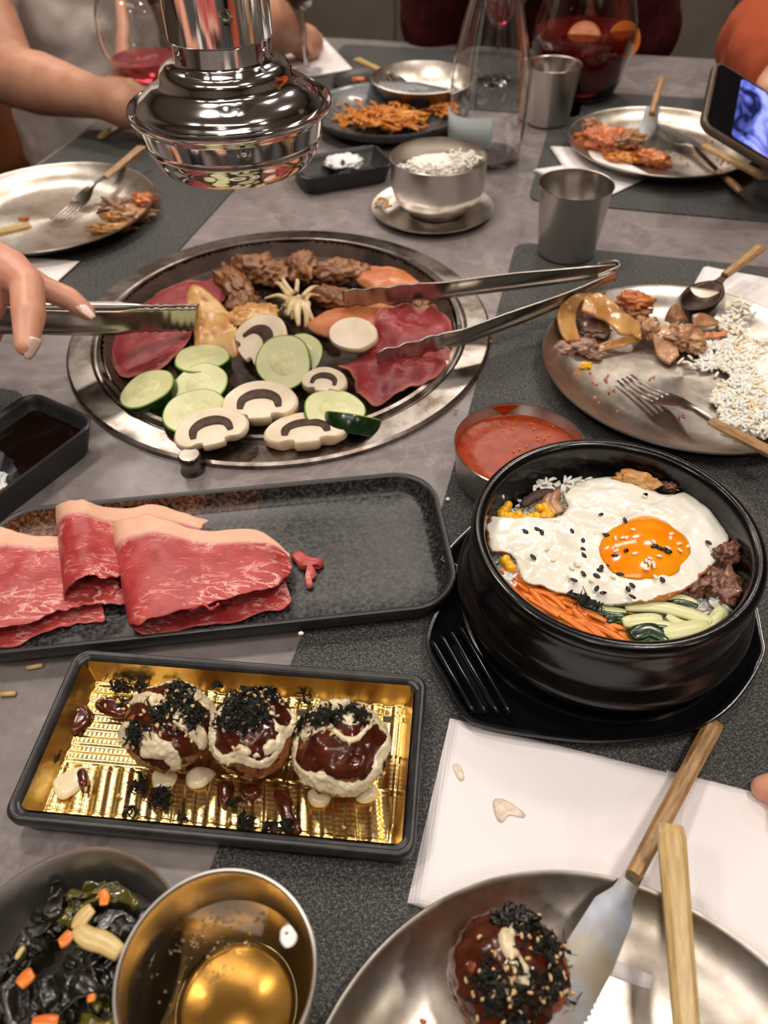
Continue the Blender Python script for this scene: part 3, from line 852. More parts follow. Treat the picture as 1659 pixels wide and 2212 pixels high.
def bolt(px, py, z, rr, r0, parent, nm='bolt'):
    p = P(px, py, z) - hc; a = math.atan2(p.y, p.x)
    d = Vector((math.cos(a), math.sin(a), 0))
    q = lathe(nm, [(0, rr * .55), (rr * .45, rr * .5), (rr * .5, rr * .1), (rr * .7, rr * .12), (rr, rr * .22), (rr * 1.05, 0), (0, 0)], M['chrome'], parent, n=24, ang=25)
    q.matrix_local = Matrix.Translation(d * r0 + Vector((0, 0, z - .165))) @ frame_from(Vector((0, 0, 1)), d)


for px, py, rr, r0 in ((487, 38, .0050, .0392), (572, 112, .0036, .0369), (384, 122, .0036, .0369), (527, 333, .0056, .0722)):
    # find the height whose front surface projects to py
    z = .2
    for k in range(60):
        a = -1.2
        best = None
        for s in range(-60, 61):
            th = -math.pi / 2 + s * .026
            w_ = hc + Vector((r0 * math.cos(th), r0 * math.sin(th), z)); v_ = w_ - EYE; dd = v_.dot(FW)
            X = 829.5 + FPX * v_.dot(RT) / dd; Y = 1106 - FPX * v_.dot(UP) / dd
            if best is None or abs(X - px) < best[0]: best = (abs(X - px), th, Y)
        z += (best[2] - py) / 3000
    d = Vector((math.cos(best[1]), math.sin(best[1]), 0))
    q = lathe('bolt', [(0, rr * .5), (rr * .45, rr * .45), (rr * .52, rr * .1), (rr * .7, rr * .12), (rr, rr * .22), (rr * 1.05, -.002), (0, -.002)], M['chrome'], hd, n=24, ang=25)
    q.matrix_local = Matrix.Translation(d * r0 + Vector((0, 0, z - .165))) @ frame_from(Vector((0, 0, 1)), d)


# ================================================================== LONG BLACK TRAY WITH BEEF
def rect_fit(px, z):
    c = pz(px, z); TL, TR, BR, BL = c
    ctr = sum(c, Vector()) / 4; ux = ((TR - TL) + (BR - BL)).normalized()
    wd = ((TR - TL).length + (BR - BL).length) / 2; dp = ((TL - BL).length + (TR - BR).length) / 2
    return ctr, math.atan2(ux.y, ux.x), wd, dp


tray_end = P(-60, 1420, .02)
TLc = P(20, 1090, .02)
c_, a_, w_, d_ = rect_fit([(-40, 1105), (948, 1012), (985, 1308), (-75, 1420)], .019)
tr = thing('serving_tray', 'long black speckled stoneware tray with raw beef slices', 'tray', (c_.x, c_.y, 0), a_)


def rl(wd, dp, r, z): return [(x, y, z) for x, y in rrect(wd, dp, r, 10)]


loft('tray_body', [rl(w_ - .030, d_ - .030, .020, .0), rl(w_ - .012, d_ - .012, .026, .002), rl(w_ - .003, d_ - .003, .030, .010), rl(w_, d_, .032, .0185), rl(w_ - .001, d_ - .001, .032, .0195), rl(w_ - .005, d_ - .005, .030, .0197),
                   rl(w_ - .008, d_ - .008, .029, .0185)], M['matte_black'], tr, cap1=False, ang=50)
loft('glazed_well', [rl(w_ - .008, d_ - .008, .029, .0185), rl(w_ - .012, d_ - .012, .027, .013), rl(w_ - .017, d_ - .017, .024, .007), rl(w_ - .026, d_ - .026, .018, .0052), rl(w_ - .06, d_ - .06, .012, .005)], M['speckled'], tr, cap0=False, ang=60)


def folded(label, bot_front, bot_back, top_front, top_back, zf=.02, seed=0, mat='beef'):
    """a slice folded over: bottom layer from right to left, a rounded fold, top layer back to the right"""
    A = [P(*p) for p in bot_front + top_front]; B = [P(*p) for p in bot_back + top_back]
    return ruled('raw_beef_slice', A, B, M[mat], nu=56, nv=26, thick=.0016, wob=.0016, seed=seed, rag=.008, label=label, cat='meat', group='raw beef slices on the black tray')


folded('front folded raw beef slice on the black tray, the one that shows whole',
       [(632, 1300, .008), (520, 1338, .008), (420, 1352, .008), (330, 1372, .008)], [(610, 1235, .008), (520, 1235, .008), (420, 1235, .008), (300, 1220, .008)],
       [(282, 1350, .016), (300, 1342, .027), (400, 1312, .029), (510, 1280, .026), (600, 1260, .021), (632, 1222, .014)],
       [(246, 1150, .016), (256, 1126, .031), (330, 1118, .033), (440, 1150, .028), (560, 1150, .023), (626, 1200, .015)], seed=1)
folded('middle folded raw beef slice on the black tray, showing its open fold',
       [(275, 1290, .008), (230, 1300, .008), (190, 1300, .008), (165, 1302, .009)], [(300, 1200, .008), (250, 1200, .008), (200, 1190, .008), (150, 1180, .008)],
       [(140, 1290, .016), (150, 1262, .029), (190, 1240, .032), (232, 1246, .027), (300, 1226, .015), (400, 1214, .011)],
       [(122, 1108, .014), (135, 1086, .026), (180, 1082, .028), (235, 1100, .022), (350, 1098, .016), (440, 1128, .012)], seed=2)
folded('left raw beef slice on the black tray, cut off by the photo edge',
       [(228, 1335, .007), (150, 1345, .007), (60, 1378, .007), (-90, 1400, .007)], [(215, 1275, .007), (150, 1275, .007), (60, 1265, .007), (-90, 1260, .007)],
       [(-130, 1370, .012), (-90, 1362, .019), (60, 1342, .018), (130, 1312, .016), (200, 1302, .014), (275, 1300, .012)],
       [(-130, 1150, .012), (-90, 1132, .019), (0, 1140, .018), (60, 1156, .016), (128, 1160, .014), (240, 1180, .012)], seed=3)
sheet('beef_scrap', pz([(630, 1203), (650, 1194), (668, 1204), (694, 1210), (695, 1224), (680, 1226), (684, 1242), (673, 1254), (678, 1270), (664, 1271), (658, 1248), (664, 1232), (648, 1228), (640, 1216)], .008), M['beef_scrap'], z=.006, thick=.0045, rings=8, n=60, rough_edge=.18, seed=5, dome=.001, h=lambda x, y: .0015 * fbm((x, y, 0), 120, 4), label='small torn raw beef scrap beside the front slice', cat='meat')
sp2 = tube('beef_scrap', smooth_pts([P(410, 1318, .026), P(440, 1306, .030), P(455, 1316, .029), P(472, 1306, .027)], 16, False), lambda t: .0012 * (1 + .4 * math.sin(t * 20)), M['beef'], None, 8)
tag(sp2, 'thin curl of raw beef fat on the lower edge of the front slice', 'meat')

# ================================================================== GOLD TRAY
c_, a_, w_, d_ = rect_fit([(162, 1400), (922, 1453), (897, 1856), (0, 1766)], .022)
gt = thing('takeaway_tray', 'rectangular black plastic tray with a shiny ribbed gold insert', 'tray', (c_.x, c_.y, 0), a_)
loft('black_rim', [rl(w_ - .012, d_ - .012, .008, 0), rl(w_ - .007, d_ - .007, .008, .002), rl(w_ - .006, d_ - .006, .008, .0125), rl(w_ - .001, d_ - .001, .008, .0135), rl(w_, d_, .009, .0195), rl(w_ - .002, d_ - .002, .009, .0213), rl(w_ - .005, d_ - .005, .008, .0215), rl(w_ - .008, d_ - .008, .007, .0200),
                   rl(w_ - .010, d_ - .010, .007, .0205), rl(w_ - .012, d_ - .012, .007, .0195), rl(w_ - .0145, d_ - .0145, .006, .014)], M['black_tray_plastic'], gt, cap1=False, ang=60)
gw, gd = w_ - .0143, d_ - .0143
nx, ny = 330, 190; V, F = [], []


def goldz(x, y):
    ex = gw / 2 - abs(x); ey = gd / 2 - abs(y); e = min(ex, ey)
    if e < .0058:
        return .0035 + .0155 * (1 - e / .0058) ** 1.2
    z = .0035 + .0006 * (1 if e < .0078 else 0)
    L_ = gw / 2 - .0058
    if y < -gd * .12:                                  # lower row: upright ribs
        s = math.sin((x + y * .18) * 2 * math.pi / .0128)
        z += .0008 * math.tanh(s * 2)
        if y > -gd * .155: z -= .0007
    elif x < -gw * .16:                                # left: long ribs
        s = math.sin(y * 2 * math.pi / .0098)
        z += .0006 * math.tanh(s * 2)
    else:
        s = math.sin(x * 2 * math.pi / .0128); q = math.sin(y * 2 * math.pi / .026)
        z += .0008 * math.tanh(s * 2) - (.0011 if q > .9 else 0)
    z += (.00006 if y >= -gd * .12 and x < -gw * .16 else .00003) * math.sin((x if y >= -gd * .12 and x < -gw * .16 else y) * 2 * math.pi / .0027)
    return z


for j in range(ny):
    for i in range(nx):
        x = (i / (nx - 1) - .5) * gw; y = (j / (ny - 1) - .5) * gd; V.append((x, y, goldz(x, y)))
for j in range(ny - 1):
    for i in range(nx - 1):
        a = j * nx + i; F.append((a, a + 1, a + nx + 1, a + nx))
mesh('gold_insert', V, F, M['gold'], gt)

# ================================================================== TAKOYAKI
TOP = lambda n: n.z


def takoyaki(label, c, r, seed, sauce=.1, mayo=None, flake_c=None, nfl=150, nses=60, squash=.88, tilt=(0, 0)):
    o = thing('octopus_ball', label, 'food', c, 0)
    rb = random.Random(seed)

    def surf(n):
        k = 1 + .06 * fbm(n, 1.6, seed) + .04 * fbm(n, 5, seed + 1) + .045 * abs(fbm(n, 10, seed + 2))
        return Vector((n.x * r, n.y * r, n.z * r * squash)) * k

    def shell(nm, sub, f, mat, off):
        bm = bmesh.new(); bmesh.ops.create_icosphere(bm, subdivisions=sub, radius=1); kill = []
        for v in bm.verts:
            n = v.co.normalized(); m = f(n)
            p = surf(n); v.co = p + n * (off * max(-1.2, min(1, m)))
            if m < -1.3: kill.append(v)
        bmesh.ops.delete(bm, geom=kill, context='VERTS')
        return frombm(nm, bm, mat, o)
    body = blob_from(surf, 5, M['batter'], o, 'batter_ball')
    shell('brown_sauce', 5, lambda n: (n.z * 1.3 - .32 + sauce + 1.1 * fbm(n, 2.1, seed + 11)) * 5, M['brown_sauce'], .0011)
    shell('mayonnaise', 6, lambda n: mayo(n, seed), M['mayo'], .0021)
    fl = []
    for i in range(nfl):
        cc = flake_c[i % len(flake_c)]
        n = Vector((cc[0] + rb.gauss(0, cc[3]), cc[1] + rb.gauss(0, cc[3]), cc[2] + rb.gauss(0, cc[3]))).normalized()
        fl.append((surf(n) + n * .0014, n))
    flakes('seaweed_flakes', fl, .0055, M['seaweed'], o, seed)
    se = []
    for i in range(nses):
        cc = flake_c[i % len(flake_c)]
        n = Vector((cc[0] + rb.gauss(0, .3), cc[1] + rb.gauss(0, .3), cc[2] + rb.gauss(0, .3))).normalized()
        se.append(surf(n) + n * .0027)
    grains('sesame_seeds', se, .0030, .00085, M['sesame'], o, seed)
    return o, surf


def blob_from(surf, sub, mat, parent, nm):
    bm = bmesh.new(); bmesh.ops.create_icosphere(bm, subdivisions=sub, radius=1)
    for v in bm.verts: v.co = surf(v.co.normalized())
    return frombm(nm, bm, mat, parent)


# mayonnaise patterns: distance from wavy stripes over the top
def mayo_a(n, s):      # slanting stripes running over the ball
    if n.z < -.05: return -1.2
    return 3.0 * (math.sin((n.y * .9 + n.x * .5 + .12 * fbm(n, 1.6, s)) * 8.5 + 1.2) + .05) - (0 if n.z > .25 else (0.25 - n.z) * 8)


def mayo_b(n, s):      # thick lobe along the front, patches at the back
    if n.z < -.05: return -1.2
    d1 = .17 - abs(n.z - .42 + .14 * math.sin(math.atan2(n.y, n.x) * 5 + 1)) if n.y < .35 else -1
    d2 = .22 * fbm(n, 1.9, s + 3) + .02 if n.z > .5 else -1
    return 12 * max(d1, d2)


def mayo_c(n, s):      # ring low on the front, smooth cap at the back
    if n.z < -.25: return -1.2
    d1 = .24 - abs(n.z - .20 + .13 * math.sin(math.atan2(n.y, n.x) * 4)) if n.y < .3 else -1
    d2 = n.y - .12 + .10 * math.sin(n.x * 7)
    d3 = .09 - abs(n.y * .6 + n.z * .5 - .42 + .1 * math.sin(n.x * 6))
    return 12 * max(d1, d2 if n.z > -.1 else -1, d3)


RT_ = .0235
tc = [P(366, 1572, .027), P(548, 1584, .027), P(737, 1618, .027)]
takoyaki('left fried octopus ball on the gold insert, with seaweed flakes and mayonnaise stripes', tc[0], RT_ + .0006, 3, .05, mayo_a, [(.35, .15, .9, .16), (.25, .45, .8, .14), (.05, -.15, .95, .12), (-.45, -.45, .7, .10), (.6, -.15, .7, .12)], 260, 60)
takoyaki('middle fried octopus ball on the gold insert, covered with the most seaweed', tc[1], RT_, 8, .0, mayo_b, [(-.25, .45, .85, .2), (.05, .1, .95, .16), (.3, .5, .8, .18), (-.35, .05, .9, .15), (0, -.15, .95, .12)], 380, 80)
takoyaki('right fried octopus ball on the gold insert, with thick mayonnaise around it', tc[2], RT_ + .001, 5, .15, mayo_c, [(-.35, .3, .85, .13), (-.15, .25, .95, .10), (.35, .4, .85, .12), (-.75, .35, .5, .15)], 200, 26)


def puddle(name, pts, mat, label, thick=.002, z=.0055, cat='sauce', group='sauce drops on the gold insert', seed=0):
    return sheet(name, pz(pts, z), M[mat], z=z - .0008, thick=thick + .0008, dome=.0006, edge=.85, rings=8, n=40, seed=seed, label=label, cat=cat, group=group)


puddle('sauce_drop', [(130, 1545), (160, 1515), (190, 1525), (198, 1555), (165, 1585), (140, 1580)], 'brown_sauce', 'large brown sauce drop at the left end of the gold insert')
puddle('sauce_drop', [(203, 1520), (225, 1505), (262, 1510), (280, 1535), (260, 1552), (222, 1540)], 'brown_sauce', 'brown sauce drop between the left octopus ball and the insert edge')
puddle('mayonnaise_drop', [(112, 1690), (140, 1668), (178, 1655), (190, 1680), (165, 1710), (130, 1726)], 'mayo', 'pale mayonnaise drop at the lower left of the gold insert')
puddle('sauce_drop', [(165, 1668), (180, 1658), (190, 1672), (188, 1700), (170, 1698)], 'brown_sauce', 'small brown sauce drop lying on the mayonnaise drop', z=.0066, thick=.0015)
puddle('sauce_drop', [(476, 1690), (492, 1682), (505, 1700), (496, 1735), (480, 1742), (472, 1720)], 'brown_sauce', 'oval brown sauce drop below the middle octopus ball')
puddle('sauce_drop', [(590, 1715), (610, 1706), (632, 1730), (636, 1760), (652, 1790), (645, 1802), (615, 1798), (605, 1760)], 'brown_sauce', 'long wavy brown sauce drop near the front edge of the insert')
puddle('sauce_drop', [(515, 1705), (535, 1690), (565, 1700), (558, 1722), (530, 1728)], 'brown_sauce', 'brown sauce drop tucked under the middle octopus ball')
puddle('mayonnaise_drop', [(402, 1672), (430, 1655), (465, 1668), (440, 1698), (408, 1700)], 'mayo', 'mayonnaise drop below the left octopus ball')
puddle('mayonnaise_drop', [(328, 1672), (350, 1660), (382, 1670), (370, 1700), (335, 1708)], 'mayo', 'mayonnaise drop at the lower left foot of the left octopus ball')
puddle('sauce_drop', [(322, 1705), (350, 1700), (368, 1720), (352, 1748), (328, 1745)], 'brown_sauce', 'seaweed-flecked brown sauce drop under the left octopus ball')
puddle('mayonnaise_drop', [(665, 1710), (690, 1700), (715, 1720), (700, 1742), (672, 1738)], 'mayo', 'mayonnaise drop at the left foot of the right octopus ball')
puddle('mayonnaise_drop', [(785, 1700), (812, 1695), (815, 1720), (790, 1735), (768, 1725)], 'mayo', 'mayonnaise drop at the right foot of the right octopus ball')
puddle('sauce_drop', [(172, 1468), (188, 1464), (186, 1490), (174, 1494)], 'brown_sauce', 'tiny brown sauce smear in the upper left corner of the gold insert')
rnd = random.Random(9); pts = []
for (x, y, s, k) in [(260, 1485, 22, 34), (305, 1480, 18, 26), (355, 1500, 16, 10), (655, 1500, 14, 12), (300, 1700, 14, 26), (350, 1722, 18, 36), (282, 1755, 9, 12), (395, 1768, 6, 6), (530, 1778, 16, 24), (580, 1785, 8, 10), (620, 1785, 12, 18), (118, 1632, 8, 8), (505, 1735, 6, 5), (475, 1482, 6, 6), (650, 1640, 12, 10)]:
    for i in range(k):
        pts.append((P(x + rnd.gauss(0, s * .6), y + rnd.gauss(0, s * .6), .0075), (rnd.gauss(0, .3), rnd.gauss(0, .3), 1)))
o = flakes('seaweed_flakes', pts, .0055, M['seaweed'], None, 77); tag(o, 'loose dried seaweed flakes scattered on the gold insert', 'garnish')
pts = [P(rnd.uniform(120, 850), rnd.choice([rnd.uniform(1480, 1520), rnd.uniform(1700, 1800)]), .0066) for i in range(34)] + [P(rnd.gauss(150, 20), rnd.gauss(1545, 15), .0085) for i in range(5)] + [P(rnd.gauss(240, 20), rnd.gauss(1525, 12), .0085) for i in range(6)]
o = grains('sesame_seeds', pts, .0030, .0009, M['sesame'], None, 5, flat=1); tag(o, 'loose toasted sesame seeds scattered on the gold insert', 'garnish')

# ================================================================== STONE BOWL WITH RICE, EGG AND VEGETABLES
pc = Vector((.1383, .3153, 0)); RPOT = .0861; PZ = .080
tv = thing('bowl_stand', 'glossy black plastic stand with grip ridges under the stone bowl', 'stand', (pc.x, pc.y, 0))
st_px = [(985, 1232), (930, 1345), (922, 1405), (955, 1470), (1000, 1548), (1045, 1572), (1150, 1592), (1280, 1606), (1400, 1600), (1490, 1580), (1550, 1545)]
L = [P(x, y, .012) - pc for x, y in st_px]
m_ = Vector((0, 0, 0))
half = [Vector((p.x, p.y, 0)) for p in L]
full = half[:-2] + [Vector(((P(x, y, .012) - pc).x, (P(x, y, .012) - pc).y, 0)) for x, y in ((1490, 1583), (1560, 1546), (1612, 1490), (1650, 1420))]
full += [Vector((.1035 * math.cos(R(a)), .1035 * math.sin(R(a)), 0)) for a in (-18, 0, 20, 40, 60, 80, 100, 120, 140)] + [Vector((-.100, .038, 0))]
full.sort(key=lambda p: math.atan2(p.y, p.x))
Ls = smooth_pts(full, 120)
sc_ = lambda k, z: [(p.x * k, p.y * k, z) for p in Ls]
off_ = lambda d, z: [(p.x * (1 - d / p.length), p.y * (1 - d / p.length), z) for p in Ls]
loft('stand_body', [off_(.016, 0), off_(.004, .004), off_(.0, .0125), off_(.0006, .0140), off_(.0028, .0140), off_(.005, .0115), off_(.010, .0080), off_(.028, .0072)], M['black_plastic'], tv, ang=50)
for k in range(4):
    a = P(938 + k * 20 - 4, 1385 - k * 11, .015) - pc; b = P(1022 + k * 26, 1535 + k * 1, .015) - pc
    A = Vector((a.x, a.y, .0125)); B = Vector((b.x, b.y, .0125))
    if k: B = A + (B - A) * 1.0
    tube('grip_ridge', [A, A + Vector((0, 0, .002)), A.lerp(B, .05) + Vector((0, 0, .0026)), A.lerp(B, .95) + Vector((0, 0, .0026)), B + Vector((0, 0, .002)), B], .0016, M['black_plastic'], tv, 8)
lathe('seat_ring', [(.088, .0078), (.0885, .0098), (.0865, .0104), (.085, .008)], M['black_plastic'], tv, n=96)
pot = thing('stone_bowl', 'round black stone bowl of rice, vegetables and a fried egg', 'bowl', (pc.x, pc.y, .0085))
prof = [(0, .0), (.070, .0), (.078, .003), (.0835, .009), (.0895, .015), (.0925, .020), (.0930, .026), (.0915, .0300), (.0880, .0325), (.0866, .0345), (.0862, .040), (.0868, .052), (.0862, .060), (.0852, .0625), (.0856, .0640), (.0868, .0670), (.0868, .0700), (.0858, .0725), (.0835, .0738), (.0806, .0732), (.0788, .0712), (.0782, .068), (.0775, .055), (.0750, .030), (.066, .012), (.045, .007), (0, .006)]
prof = [(r * RPOT / .0868, z * (PZ - .0085) / .0738) for r, z in prof]
lathe('bowl_body', prof, M['pot_glaze'], pot, n=128, ang=60)
RZ = .052      # top of the rice
rnd = random.Random(12)
Vr, Fr = lathe_vf([(0, .001), (.03, .0), (.055, -.003), (.070, -.006), (.072, -.03), (0, -.034)], 64)
Vr = [Vector(v) + Vector((0, 0, .0035 * fbm((v[0], v[1], 0), 40, 3) if v[2] > -.02 else 0)) for v in Vr]
rc = mesh('rice_bed', Vr, Fr, M['rice'], None, (pc.x, pc.y, RZ)); tag(rc, 'bed of white rice filling the stone bowl', 'rice', kind='stuff')
pts = []
for i in range(2600):
    a = rnd.uniform(0, 2 * math.pi); r_ = .0735 * math.sqrt(rnd.random()); pts.append(pc + Vector((r_ * math.cos(a), r_ * math.sin(a), RZ - .004 * (r_ / .07) ** 2 + rnd.uniform(-.001, .003))))
for (x, y) in ((1625, 1300), (1600, 1340), (1560, 1290), (1555, 1255), (1610, 1370), (1180, 1050), (1240, 1045), (1100, 1250), (1120, 1230)):
    for i in range(26):
        p = P(x + rnd.gauss(0, 14), y + rnd.gauss(0, 10), RZ + .006)
        if (p - pc).xy.length < .074: pts.append(p + Vector((0, 0, rnd.uniform(-.003, .002))))
o = grains('rice_grains', pts, .0070, .00135, M['rice'], None, 6); tag(o, 'cooked white rice grains on top of the rice in the stone bowl', 'rice')
o = grains('rice_grain', [pc + Vector((-.061, .049, .063))], .008, .0012, M['rice'], None, 6, None, 1); tag(o, 'single white rice grain stuck inside the back of the stone bowl', 'rice')
# egg
EGZ = .061
q6 = lambda x, y: (900 + x / 2.186, 850 + y / 2.186)
eg_px = [q6(*p) for p in [(335, 600), (365, 582), (400, 588), (480, 607), (600, 597), (680, 582), (712, 540), (700, 490), (745, 440), (820, 402), (900, 392), (1000, 402), (1120, 458), (1200, 472), (1280, 470), (1315, 440), (1380, 452), (1440, 520), (1460, 590), (1482, 665), (1450, 740), (1400, 800), (1370, 850), (1290, 920), (1210, 968), (1080, 1000), (970, 1008), (820, 988), (700, 950), (590, 918), (510, 898), (480, 830), (450, 770), (400, 752), (350, 735), (330, 670)]]
ph = lambda x, y: .0022 * fbm((x, y, 0), 32, 8, 3) + .0010 * fbm((x, y, 0), 110, 9, 2) - .16 * max(0, math.hypot(x - pc.x, y - pc.y) - .045) ** 1.35
yc = P(1394, 1186, EGZ + .004)
egg = sheet('fried_egg', pz(eg_px, EGZ), M['egg'], z=EGZ, thick=.0042, h=ph, dome=.0015, rings=42, n=220, rough_edge=.02, seed=3, edge=.7, label='large fried egg with a bright orange yolk on top of the stone bowl', cat='egg', ragfreq=140)
yk = [P(1394 + 96 * math.cos(a) * (1 + .04 * math.sin(2 * a + 1)), 1183 + 70 * math.sin(a) * (1 + .05 * math.sin(3 * a)), EGZ + .006) for a in [2 * math.pi * i / 24 for i in range(24)]]
sheet('yolk', yk, M['yolk'], egg, z=EGZ + .0040, thick=.0006, dome=.0082, rings=20, n=80, edge=.2, seed=4)
egs = lambda x, y: EGZ + .0050 + ph(x, y)


def eggz(px, py):
    z = EGZ + .0055
    for k in range(3):
        p = P(px, py, z); z = egs(p.x, p.y)
        d = math.hypot((p.x - yc.x) / .0275, (p.y - yc.y) / .0275)
        if d < 1: z = EGZ + .0046 + .0082 * (1 - d * d)
    return P(px, py, z + .0004)


BS = [(298, 383), (366, 372), (391, 391), (558, 381), (621, 437), (624, 489), (627, 518), (343, 528), (723, 288), (858, 324), (749, 402), (866, 490), (801, 520), (771, 578), (725, 585), (716, 601), (624, 620), (700, 632), (830, 623), (570, 656), (699, 703), (736, 728), (874, 707), (898, 685), (898, 749), (1067, 654), (1325, 446), (1022, 466), (1046, 474), (1076, 482), (1100, 498), (973, 176), (474, 776), (721, 875)]
WS = [(712, 176), (738, 232), (905, 373), (805, 423), (845, 418), (868, 418), (808, 466), (806, 492), (912, 507), (1018, 441), (1114, 398), (1160, 452), (1050, 522), (978, 546), (995, 560), (1018, 563), (1000, 535), (1022, 577), (978, 595), (1030, 640), (1167, 490), (1100, 476), (547, 640), (457, 544), (580, 560), (590, 575), (420, 482), (560, 590), (686, 395), (706, 398), (670, 660), (968, 190), (1112, 420), (1210, 466), (790, 640)]


def seed_mesh(nm, L_, rr, mat):
    V, F = tube_vf([(-L_ / 2, 0, 0), (-L_ * .3, 0, 0), (L_ * .05, 0, 0), (L_ * .35, 0, 0), (L_ / 2, 0, 0)], lambda t: rr * [.35, .85, 1, .6, .12][round(t * 4)], 8, .55)
    return mesh(nm, V, F, mat)


def scatter(src, pts, label, cat, group, seed, fpos):
    rnd = random.Random(seed)
    for i, q in enumerate(pts):
        o = src if i == 0 else src.copy()
        if i: C.objects.link(o)
        o.location = fpos(q); o.rotation_euler = (rnd.uniform(-.3, .3), rnd.uniform(-.3, .3), rnd.uniform(0, 6.28)); tag(o, label, cat, group)


q2 = lambda p: (1020 + p[0] / 2.596, 1000 + p[1] / 2.596)
scatter(seed_mesh('black_sesame_seed', .0046, .0014, M['black_sesame']), [q for q in BS[:-2] if math.hypot((q[0] - 972) / 245, (q[1] - 478) / 185) < 1], 'black sesame seed on the orange yolk', 'sesame seed', 'black sesame seeds on the yolk', 1, lambda q: eggz(*q2(q)))
scatter(seed_mesh('black_sesame_seed', .0046, .0014, M['black_sesame']), [q for q in BS[:-2] if math.hypot((q[0] - 972) / 245, (q[1] - 478) / 185) >= 1], 'black sesame seed on the white of the egg', 'sesame seed', 'black sesame seeds on the egg white', 4, lambda q: eggz(*q2(q)))
scatter(seed_mesh('white_sesame_seed', .0040, .0012, M['white_sesame']), [q for q in WS[2:] if math.hypot((q[0] - 972) / 245, (q[1] - 478) / 185) < 1], 'white sesame seed on the orange yolk', 'sesame seed', 'white sesame seeds on the yolk', 2, lambda q: eggz(*q2(q)))
scatter(seed_mesh('white_sesame_seed', .0040, .0012, M['white_sesame']), [q for q in WS[2:] if math.hypot((q[0] - 972) / 245, (q[1] - 478) / 185) >= 1], 'white sesame seed on the white of the egg', 'sesame seed', 'white sesame seeds on the egg white', 3, lambda q: eggz(*q2(q)))
# carrots
rnd = random.Random(21)
for i in range(52):
    t0 = rnd.uniform(0, 1)
    sx = 1085 + 150 * t0 + rnd.gauss(0, 10); sy = 1222 + 92 * t0 + rnd.gauss(0, 12) + 18
    Lp = rnd.uniform(80, 190); an = R(rnd.uniform(14, 44))
    pts = []
    z0 = .0545 + .006 * (i / 52) + rnd.uniform(-.001, .001); b = rnd.uniform(-16, 16)
    for k in range(5):
        f = k / 4
        x = sx + Lp * f * math.cos(an); y = sy + Lp * f * math.sin(an) + b * math.sin(f * math.pi)
        p = P(x, y, z0 + rnd.uniform(-.0008, .0008))
        d = (p - pc); d.z = 0
        if d.length > .0725: p = pc + d * (.0725 / d.length) + Vector((0, 0, p.z))
        pts.append(p)
    c0 = sum(pts, Vector()) / 5
    o = tube('carrot_strip', smooth_pts(pts, 14, False), lambda t: .0024 * (1 - .5 * abs(2 * t - 1) ** 4), M['carrot'], None, 6, .4, loc=c0, up=Vector((rnd.uniform(-.6, .6), rnd.uniform(-.6, .6), 1)))
    tag(o, 'thin orange carrot strip in the front left of the stone bowl', 'vegetable', 'shredded carrot in the stone bowl')
# courgette strips
for i, (lab, pts, wd, skin) in enumerate([
        ('long pale courgette strip just below the egg edge', [(1350, 1312), (1420, 1310), (1500, 1330), (1555, 1358)], .0062, 1),
        ('courgette strip with green skin at the left below the egg', [(1250, 1302), (1300, 1318), (1352, 1325)], .0056, 2),
        ('short courgette strip in the middle of the courgette pile', [(1345, 1345), (1390, 1340), (1430, 1338)], .0066, 1),
        ('dark-skinned courgette piece beside the carrot', [(1308, 1345), (1330, 1330), (1356, 1340)], .0062, 3),
        ('glossy dark courgette end at the very front of the bowl', [(1362, 1378), (1400, 1362), (1445, 1385)], .0085, 3),
        ('wide pale courgette strip at the front of the bowl', [(1430, 1372), (1480, 1362), (1545, 1362)], .0082, 1),
        ('courgette strip curving toward the meat', [(1540, 1372), (1575, 1345), (1590, 1318)], .0062, 0),
        ('courgette strip with green top under the egg at the right', [(1430, 1300), (1468, 1294), (1505, 1306)], .0052, 2),
        ('thin pale courgette strip crossing over the long one', [(1440, 1330), (1480, 1350), (1530, 1345)], .0042, 0),
        ('thin courgette strip with green edge behind the dark piece', [(1290, 1322), (1330, 1310), (1372, 1316)], .0040, 2),
        ('curved pale courgette strip at the right end of the pile', [(1500, 1392 - 20), (1540, 1350), (1560, 1322)], .0044, 0),
        ('short green-edged courgette strip under the long pale one', [(1395, 1348), (1440, 1352), (1470, 1368)], .0046, 2),
        ('small pale courgette tip touching the bowl rim at the front', [(1405, 1392), (1430, 1388), (1455, 1390)], .005, 0)]):
    z0 = .057 + .0014 * (i % 3) + (.002 if i in (0,) else 0)
    A = [P(x, y, z0) for x, y in pts]
    for k, p in enumerate(A):
        d = p - pc; d.z = 0
        if d.length > .071: A[k] = pc + d * (.071 / d.length) + Vector((0, 0, z0))
    c0 = A[len(A) // 2]
    rt = thing('courgette_strip', lab, 'vegetable', c0, 0, 'courgette strips in the stone bowl')
    S = [p - c0 for p in smooth_pts(A, 18, False)]
    tube('flesh', S, lambda t: wd * (1 - .45 * abs(2 * t - 1) ** 3) * .72, M['zuke' if skin != 3 else 'zuke_rim'], rt, 12, .45)
    if skin:
        offv = {1: Vector((0, .0028, -.0004)), 2: Vector((0, -.002, .0008)), 3: Vector((0, 0, .0012))}[skin]
        tube('skin', [p + offv for p in S], lambda t: wd * (1 - .45 * abs(2 * t - 1) ** 3) * (.42 if skin < 3 else .68), M['zuke_skin'], rt, 10, .4)
